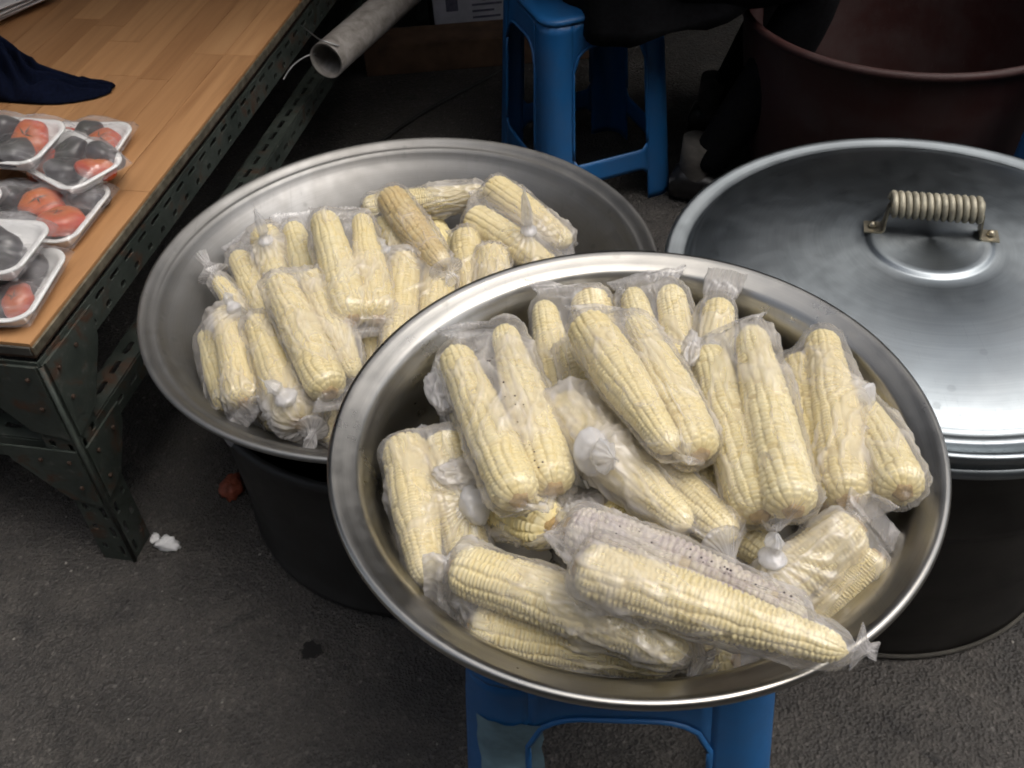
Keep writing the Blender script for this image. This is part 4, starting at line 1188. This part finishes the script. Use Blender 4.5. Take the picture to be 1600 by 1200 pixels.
def tray(where, right_far, right_near, ly, tilt, fruits, seed):
    """right_far / right_near: the two ends of the tray's right rim; it stretches ly to the left"""
    a, b = Vector(right_far), Vector(right_near)
    yv = (a-b); lx = ly; L = yv.length; yv.normalize()
    xv = Vector((yv.y, -yv.x, tilt)); xv.normalize(); zv = xv.cross(yv)
    c = (a+b)/2-xv*(lx/2)-zv*.024
    rot = Matrix((xv, yv, zv)).transposed().to_4x4()
    o = thing('foam_tray', 'white foam tray of film-wrapped tomatoes and dark fruit, '+where, 'food tray', tuple(c), 0, 'foam trays of fruit on the table')
    o.matrix_world = Matrix.Translation(c) @ rot
    obj('tray_body', tray_mesh(lx, L), o)
    r = random.Random(seed); pos = []
    for k, (kind, fx, fy, sc, lab) in enumerate(fruits):
        x, y = lx/2-fx, fy*L/2; pos.append((x, y, sc))
        f = thing('tomato' if kind == 'r' else 'dark_fruit', lab+' in the '+where.replace(',', ''), 'tomato' if kind == 'r' else 'fruit', (0, 0, 0), 0, 'fruit in foam trays')
        f.matrix_world = Matrix.Translation(c) @ rot @ Matrix.Translation((x, y, .004)) @ Matrix.Rotation(r.uniform(-.9, .9), 4, 'X') @ Matrix.Rotation(r.uniform(0, 6), 4, 'Z') @ Matrix.Diagonal((sc*1.12, sc*.98, sc*.74, 1))
        obj('fruit_body', FRUIT[kind][k % 3], f)
        if k % 2 == 0 or kind == 'r': obj('calyx', CALYX, f)
    # stretched wrap over fruit and rim
    n = 46; V = []; hz = []
    for i in range(n):
        for j in range(n):
            x = (i/(n-1)-.5)*(lx+.002); y = (j/(n-1)-.5)*(L+.002)
            ed = min(lx/2+.001-abs(x), L/2+.001-abs(y)); z = .0255 if ed > .004 else .0255-.010*(1-ed/.004)
            for (px, py, sc) in pos:
                d = math.hypot(x-px, y-py); top = .0415*sc*.85+.005
                z = max(z, top-.42*max(0, d-.010) if d < .07 else 0) if ed > .004 else z
            V.append((x, y, z))
    V = np.array(V); ex = np.minimum(lx/2-np.abs(V[:, 0]), L/2-np.abs(V[:, 1]))
    c1_, c2_ = worley(V*np.array([50, 95, 0])+seed, seed); cr_ = np.exp(-((c2_-c1_)/.12)**2)
    V[:, 2] += np.where(ex > .006, .0016*cr_+.0012*fbm(V*np.array([40, 140, 40]), seed), 0)
    hz = .05+.5*cr_*smoothstep(.4, .7, fbm(V*22, seed+5))+.45*smoothstep(.55, .75, fbm(V*np.array([25, 60, 30]), seed+2))
    me = mesh_np('wrap', V, grid_faces(n, n), 'tray_film'); vattr(me, 'haze', hz); obj('wrap', me, o)
    return o
tray('nearest the table corner', (-0.5515, 1.1338, 0.434), (-0.5672, 0.9865, 0.434), 0.19, 0, [('d',.05,.45,1.15,'large dark purple fruit'),('r',.035,-.25,.8,'small tomato peeping at the right rim'),('d',.10,-.2,1.1,'dark fruit behind the small tomato'),('d',.115,.5,1.,'dark fruit at the left side'),('d',.15,-.4,1.1,'dark grey fruit at the near left')], 1)
tray('stacked on the tray nearest the corner', (-0.5607, 1.1416, 0.47), (-0.5802, 1.028, 0.472), 0.18, -0.03, [('d',.055,.25,1.25,'large dark round fruit'),('r',.075,-.5,1.15,'orange-red tomato near the front rim'),('d',.12,.1,1.1,'dark fruit at the left')], 2)
tray('second along the table edge', (-0.5255, 1.2797, 0.434), (-0.5554, 1.1427, 0.434), 0.19, 0, [('d',.032,.5,1.0,'blackish fruit in the far right corner'),('r',.040,-.35,1.1,'bright tomato near the right rim'),('r',.085,.25,1.1,'long-looking tomato in the middle'),('d',.09,-.5,1.0,'dark fruit at the front'),('d',.14,.4,1.0,'dark fruit at the left end')], 3)
tray('tilted across two others', (-0.5003, 1.2905, 0.466), (-0.5676, 1.2181, 0.462), 0.17, 0.02, [('r',.030,.1,.95,'tomato at the right end'),('d',.065,-.35,1.0,'black fruit at the front rim'),('d',.05,.55,1.1,'grey-looking dark fruit at the back'),('r',.12,-.2,1.0,'tomato at the left end'),('d',.10,.4,1.0,'dark fruit in the back row')], 4)
tray('farthest back by the table edge', (-0.5345, 1.4543, 0.434), (-0.548, 1.3519, 0.434), 0.17, 0, [('r',.032,-.1,1.05,'shiny red tomato at the right'),('d',.06,.5,1.0,'dim dark fruit at the back'),('d',.075,-.4,1.0,'dim dark fruit at the front'),('r',.10,.3,.9,'tomato half hidden at the left')], 5)
tray('uppermost at the left edge', (-0.5943, 1.3737, 0.485), (-0.6215, 1.263, 0.482), 0.19, -0.02, [('r',.040,.30,1.1,'orange tomato at the far right'),('d',.045,-.45,1.05,'glossy black fruit at the near right'),('d',.10,.4,1.1,'green-black fruit at the far left'),('r',.11,-.6,1.0,'tomato low at the near left')], 6)
tray('cut by the left picture edge', (-0.6604, 1.2587, 0.458), (-0.6734, 1.1766, 0.456), 0.17, 0, [('d',.04,0,1.0,'dark fruit'),('r',.09,0,1.0,'tomato')], 7)


# navy cloth crumpled on the table
def cloth():
    n, m = 60, 44; V = []
    for i in range(n):
        for j in range(m):
            u, q = i/(n-1), j/(m-1)*2-1
            x = -.24+.37*u
            wdt = .075*(1-smoothstep(.45, 1.0, np.array([u]))[0]*.80)*(1-.7*max(0, (u-.93)/.07)**2)+.014*math.sin(u*9)
            y = q*wdt+.018*math.sin(u*5+.6)-.02*u
            V.append((x, y, 0))
    V = np.array(V); U_ = np.repeat(np.linspace(0, 1, n), m); Q_ = np.tile(np.linspace(-1, 1, m), n)
    mound = (1-Q_**2)**.7*(.070*np.exp(-((U_-.42)/.22)**2)+.055*np.exp(-((U_-.05)/.2)**2)+.020*(1-U_)+.010)
    fold = np.abs(np.sin(Q_*5+U_*11+6*vnoise(V*22, 3)))
    V[:, 2] = .85*mound*(.25+.85*fold)+.006*fbm(V*60, 4)*(1-Q_**2)+.001
    B = V.copy(); B[:, 2] = 0.0006
    o = obj('navy_cloth', solid('navy_cloth', V, [tuple(f) for f in grid_faces(n, m)], .002, 'navy_cloth'), None, (-.735, 1.655, TH+.002), (0, 0, math.radians(-8)))
    tag(o, 'crumpled dark navy cloth on the wooden table top', 'cloth')
cloth()
# pale paper bundle at the far left corner
pb_ = thing('paper_bundle', 'pale folded paper bundle at the top left corner of the table', 'paper', (-.985, 2.0, TH+.001), math.radians(-42))
for k in range(5):
    nn = 14; V = []
    for i in range(nn):
        for j in range(nn):
            x, y = (i/(nn-1)-.5)*.30, (j/(nn-1)-.5)*.22
            V.append((x+.004*k, y-.003*k, .007*k+.004*math.sin(x*9+k)+.003*math.sin(y*14+k*2)+.008))
    obj('sheet', solid('sheet', V, [tuple(f) for f in grid_faces(nn, nn)], .002, 'paper_white'), pb_)
tag(obj('paper_scrap', solid('paper_scrap', [(.0, 0, .001), (.07, .0, .004), (.075, .05, .012), (.01, .06, .003)], [(0, 1, 2, 3)], .0015, 'paper_white'), None, (-.74, 2.02, TH+.002)),
    'small white paper scrap beside the pale bundle on the table', 'paper')

# ------------------------------------------------------------------ things on the ground behind
A, Bp = Vector((-0.2901, 1.7934, 0.3450)), Vector((-0.1726, 2.0344, 0.3450))
dr = (Bp-A).normalized()
pr_ = [(.0335, 0), (.0335, .62), (.0295, .62), (.0295, 0), (.0335, 0)]
pipe = obj('pvc_pipe', lathe('pvc_pipe', [(.033, -.001), (.033, .3), (.033, .75), (.0292, .75), (.0292, .3), (.0292, -.001), (.033, -.001)], 'dirty_white_pvc', 40), None, A)
pipe.rotation_mode = 'QUATERNION'; pipe.rotation_quaternion = dr.to_track_quat('Z', 'Y')
tag(pipe, 'dirty white plastic pipe with its open end beside the table', 'pipe')
def beam(label, p, q, w, h, mat):
    p, q = Vector(p), Vector(q); d = q-p
    o = obj('timber_beam', box('timber_beam', w, d.length, h, mat, .004), None, (p+q)/2, (0, 0, math.atan2(-d.x, d.y)))
    tag(o, label, 'timber'); return o
beam('brown timber plank on the ground in front of the carton', (-.30, 2.46, 0), (.30, 2.47, 0), .10, .075, 'old_timber')
cb_ = thing('carton', 'pale printed carton standing on the brown plank at top centre', 'carton', (-.03, 2.66, .0), math.radians(3))
obj('carton_body', box('carton_body', .205, .20, .24, 'carton_grey_white', .003), cb_, (0, 0, .035))
for k in range(6):
    ln = (.07, .055, .075, .06, .09, .05)[k]
    obj('print_line', box('print_line', ln, .001, .0055, 'print_grey', 0), cb_, (.005+ln/2-.01, -.1005, .062+.016*k))
for k, (x, z, w_, h_) in enumerate(((-.055, .085, .030, .034), (-.02, .17, .05, .03))):
    obj('print_block', box('print_block', w_, .001, h_, 'print_grey', 0), cb_, (x, -.1005, z))
cab = [(-.30+.53*u, 2.02+.62*u+.02*math.sin(u*7), .005) for u in np.linspace(0, 1, 40)]
tag(obj('cable', tube('cable', cab, .005, 'black_rubber', 8)), 'thin black cable lying across the ground behind the basins', 'cable')
wr = [(-0.3451, 1.9151, 0.3600), (-0.3272, 1.8711, 0.3700), (-0.3096, 1.8254, 0.3800), (-0.2946, 1.7941, 0.3850), (-0.2810, 1.7881, 0.3820), (-0.2624, 1.7909, 0.3720)]
tag(obj('wire', tube('wire', smooth_prof(wr, 6), .0014, 'wire_steel', 6)), 'bent bright wire looped over the end of the white pipe', 'wire')
wr = [(-0.3632, 1.7439, 0.3400), (-0.3562, 1.7619, 0.3450), (-0.3455, 1.7797, 0.3500), (-0.3266, 1.8025, 0.3520), (-0.3083, 1.8138, 0.3500)]
tag(obj('wire', tube('wire', smooth_prof(wr, 6), .0014, 'wire_steel', 6)), 'short bright wire end between the table and the pipe', 'wire')

# litter
def lump(name, label, cat, mat, loc, sc, seed, n=28, m=16):
    th = np.linspace(0, 2*np.pi, n, endpoint=False); ph = np.linspace(0, np.pi, m)
    P, T = np.meshgrid(ph, th, indexing='ij'); D = np.stack([np.sin(P)*np.cos(T), np.sin(P)*np.sin(T), np.cos(P)], -1).reshape(-1, 3)
    d1, d2 = worley(D*1.7+seed, seed); r = .55+.5*(d2-d1)+.55*fbm(D*1.3, seed+1)
    V = D*r[:, None]*np.array(sc); V[:, 2] = np.maximum(V[:, 2], -sc[2]*.35); V[:, 2] -= V[:, 2].min()-.0005
    return tag(obj(name, mesh_np(name, V, grid_faces(m, n, True), mat), None, loc), label, cat)
lump('tissue', 'crumpled white tissue on the asphalt beside the table leg', 'tissue', 'tissue_white', (-.520, .985, 0), (.019, .012, .013), 3)
lump('tissue_scrap', 'tiny white tissue twist left of the crumpled tissue', 'tissue', 'tissue_white', (-.541, 1.000, 0), (.008, .010, .007), 9)
lump('orange_scrap', 'orange-red food scrap on the ground left of the black tub', 'scrap', 'scrap_orange', (-.440, 1.088, 0), (.019, .026, .014), 5)
def stain(label, loc, r0, seed):
    n = 40; V = [(0, 0, 0)]
    for k in range(n):
        a = 2*math.pi*k/n; rr = r0*(1+.14*math.sin(a*3+seed)+.10*math.sin(a*7+2*seed)+.06*math.sin(a*13))
        V.append((rr*math.cos(a), rr*math.sin(a)*.95, 0))
    tag(obj('wet_stain', mesh_np('wet_stain', V, [(0, 1+k, 1+(k+1) % n) for k in range(n)], 'wet_stain'), None, loc), label, 'stain')
stain('small round black wet stain on the asphalt in front of the tub', (-.292, .789, .004), .0135, 2.)
V, F = [], []
r = random.Random(8)
for k in range(900):
    x, y = r.uniform(-1.1, 1.2), r.uniform(.45, 2.2); s = r.choice((.0008, .001, .0013, .0022)) * r.uniform(.7, 1.3); b0 = len(V); a = r.uniform(0, 6)
    for q in range(5): V.append((x+s*math.cos(a+q*1.256)*r.uniform(.6, 1.2), y+s*math.sin(a+q*1.256), .0003))
    V.append((x, y, s*.9)); F += [(b0+q, b0+(q+1) % 5, b0+5) for q in range(5)]
gr = obj('grit', mesh_np('grit', V, F, 'grit_pale', False)); gr['kind'] = 'stuff'; gr['label'] = 'fine pale grit scattered on the asphalt'; gr['category'] = 'grit'

# ------------------------------------------------------------------ person in black seated on the rear stool
def skinned(name, joints, edges, mat, parent, sub=2):
    me = bpy.data.meshes.new(name); me.from_pydata([j[0] for j in joints], edges, [])
    o = bpy.data.objects.new(name, me); put(o, parent)
    md = o.modifiers.new('skin', 'SKIN'); md.use_smooth_shade = True
    for k, j in enumerate(joints):
        rr = j[1]; me.skin_vertices[0].data[k].radius = (rr, rr) if isinstance(rr, (int, float)) else rr
    me.skin_vertices[0].data[0].use_root = True
    sm = o.modifiers.new('sub', 'SUBSURF'); sm.levels = sm.render_levels = sub
    me.materials.append(M[mat]); return o
person = thing('person', 'person dressed in black sitting on the rear blue stool, legs in shadow', 'person', (.205, 1.91, .402), math.radians(-8))
J = [((.0, .02, .13), (.15, .17)),            # 0 pelvis
     ((-.02, .02, .32), (.13, .16)), ((-.01, .02, .50), (.13, .17)), ((.02, .02, .60), (.09, .14)), ((.04, .02, .68), .05), ((.055, .02, .74), .05),
     ((.06, -.10, .085), .088), ((.22, -.12, .075), .078), ((.40, -.115, .065), .062), ((.33, -.105, -.12), .052), ((.235, -.095, -.30), .040), ((.215, -.09, -.335), .036),
     ((.06, .13, .085), .088), ((.22, .15, .075), .078), ((.42, .16, .065), .062), ((.36, .16, -.12), .052), ((.28, .16, -.30), .040), ((.26, .16, -.335), .036),
     ((.03, -.17, .56), .06), ((.07, -.22, .36), .046), ((.20, -.18, .22), .038), ((.31, -.11, .17), .030),
     ((.03, .21, .56), .06), ((.07, .26, .36), .046), ((.20, .21, .22), .038), ((.32, .14, .17), .030)]
Ed = [(0, 1), (1, 2), (2, 3), (3, 4), (4, 5), (0, 6), (6, 7), (7, 8), (8, 9), (9, 10), (10, 11), (0, 12), (12, 13), (13, 14), (14, 15), (15, 16), (16, 17),
      (3, 18), (18, 19), (19, 20), (20, 21), (3, 22), (22, 23), (23, 24), (24, 25)]
skinned('body', J, Ed, 'black_cloth', person)
# coat skirt spread over the seat
def coat():
    n, m = 60, 16; V = []
    for i in range(m):
        q = i/(m-1); z = .30-.335*q**1.15
        for k in range(n):
            a = 2*math.pi*k/n; rr = .155+.075*q**.8+.012*math.sin(a*6+1)*q+.008*math.sin(a*11)*q
            ex = 1.2 if math.cos(a) > 0 else .66
            zz = z+(.075*q if math.cos(a) > .25 else 0)*min(1, (math.cos(a)-.25)*2)
            V.append((rr*math.cos(a)*ex+.085, rr*math.sin(a)*.88+.02-.012*q, max(zz, -.03+.02*math.sin(a*4))))
    obj('coat_skirt', solid('coat_skirt', V, [tuple(f) for f in grid_faces(m, n, True)], .006, 'black_cloth'), person)
coat()
def head():
    n, m = 36, 26; V = []
    for i in range(m):
        p = math.pi*i/(m-1); z = math.cos(p)
        for k in range(n):
            a = 2*math.pi*k/n; x, y = math.sin(p)*math.cos(a), math.sin(p)*math.sin(a)
            sx = .098*(1-.10*max(0, -z)); sy = .074*(1-.28*max(0, -z)**1.5)
            X, Y, Zz = x*sx, y*sy, z*.118
            f = max(0, math.cos(a))
            X += .020*math.exp(-((z+.12)/.16)**2)*math.exp(-(y/.16)**2)*(f > 0)        # nose
            X -= .010*math.exp(-((z-.02)/.10)**2)*math.exp(-((abs(y)-.38)/.18)**2)*(f > 0)  # eye sockets
            X += .006*math.exp(-((z+.48)/.07)**2)*math.exp(-(y/.30)**2)*(f > 0)        # lips
            V.append((X, Y, Zz))
    h = obj('head', mesh_np('head', V, grid_faces(m, n, True), 'skin'), person, (.085, .02, .855), (0, math.radians(22), 0))
    for s in (-1, 1):
        e = obj('eye', lathe('eye', arc(0, 0, .011, -90, 90, 9), 'paper_white', 14), h, (.083, s*.029, .004))
        obj('ear', lathe('ear', [(0, -.006), (.018, -.004), (.024, .0), (.020, .005), (.010, .003), (0, .004)], 'skin', 18), h, (-.008, s*.073, -.008), (s*1.35, 0, 0))
    obj('mouth', box('mouth', .006, .040, .004, 'cob_end', .0015, False), h, (.088, 0, -.058))
    V = []
    for i in range(16):
        p = 1.75*i/15
        for k in range(n):
            a = 2*math.pi*k/n; lim = .82 if math.cos(a) > .35 else (1.15 if math.cos(a) > -.1 else 1.45); pp_ = p/1.75*lim*1.25
            rr = 1.10+.03*math.sin(a*13)
            V.append((.098*rr*math.sin(pp_)*math.cos(a)-.006, .076*rr*math.sin(pp_)*math.sin(a), .120*rr*math.cos(pp_)))
    obj('hair', mesh_np('hair', V, grid_faces(16, n, True), 'hair_black'), h)
head()
def hand(x, y, z, side):
    Jh = [((x, y, z), (.020, .030)), ((x+.05, y, z-.012), (.015, .036)), ((x+.075, y, z-.02), (.013, .036))]; Eh = [(0, 1), (1, 2)]
    for k, (dy, ln) in enumerate(((-.027, .060), (-.009, .072), (.009, .068), (.027, .054))):
        b = len(Jh); Jh += [((x+.088, y+dy, z-.022), .0088), ((x+.088+ln*.5, y+dy*1.05, z-.030), .0084), ((x+.088+ln*.85, y+dy*1.02, z-.050), .0074)]
        Eh += [(2, b), (b, b+1), (b+1, b+2)]
    b = len(Jh); Jh += [((x+.035, y-side*.040, z-.016), .0105), ((x+.07, y-side*.056, z-.026), .0088)]; Eh += [(1, b), (b, b+1)]
    skinned('hand', Jh, Eh, 'skin', person, 1)
hand(.325, -.105, .165, -1); hand(.335, .135, .165, 1)
for (ax_, ay_) in ((.205, -.09), (.25, .16)):
    sk = tube('ankle', [(ax_+.006, ay_, -.275), (ax_-.002, ay_, -.320), (ax_-.002, ay_, -.352), (ax_+.012, ay_, -.372)], [.036, .031, .034, .038], 'ankle_grey_beige', 20)
    obj('ankle', sk, person)
    n, m = 28, 20; V = []
    for i in range(m):
        u = i/(m-1); x = ax_-.052+.26*u
        wd = .040*math.sin(math.pi*min(1, u*1.0)**.55*.93+.12)**.6; hh = .062-.028*smoothstep(.15, .6, np.array([u]))[0]
        hh *= math.sin(min(1, (1-u)*6+.05)*math.pi/2); hh *= math.sin(min(1, u*9+.35)*math.pi/2)
        for k in range(n):
            a = 2*math.pi*k/n; V.append((x, ay_+wd*math.cos(a), -.398+max(0, hh*(.5+.62*math.sin(a)))))
    obj('shoe', mesh_np('shoe', V, [tuple(f) for f in grid_faces(m, n, True)]+[tuple(range(n)), tuple(range((m-1)*n, m*n))], 'shoe_black'), person)
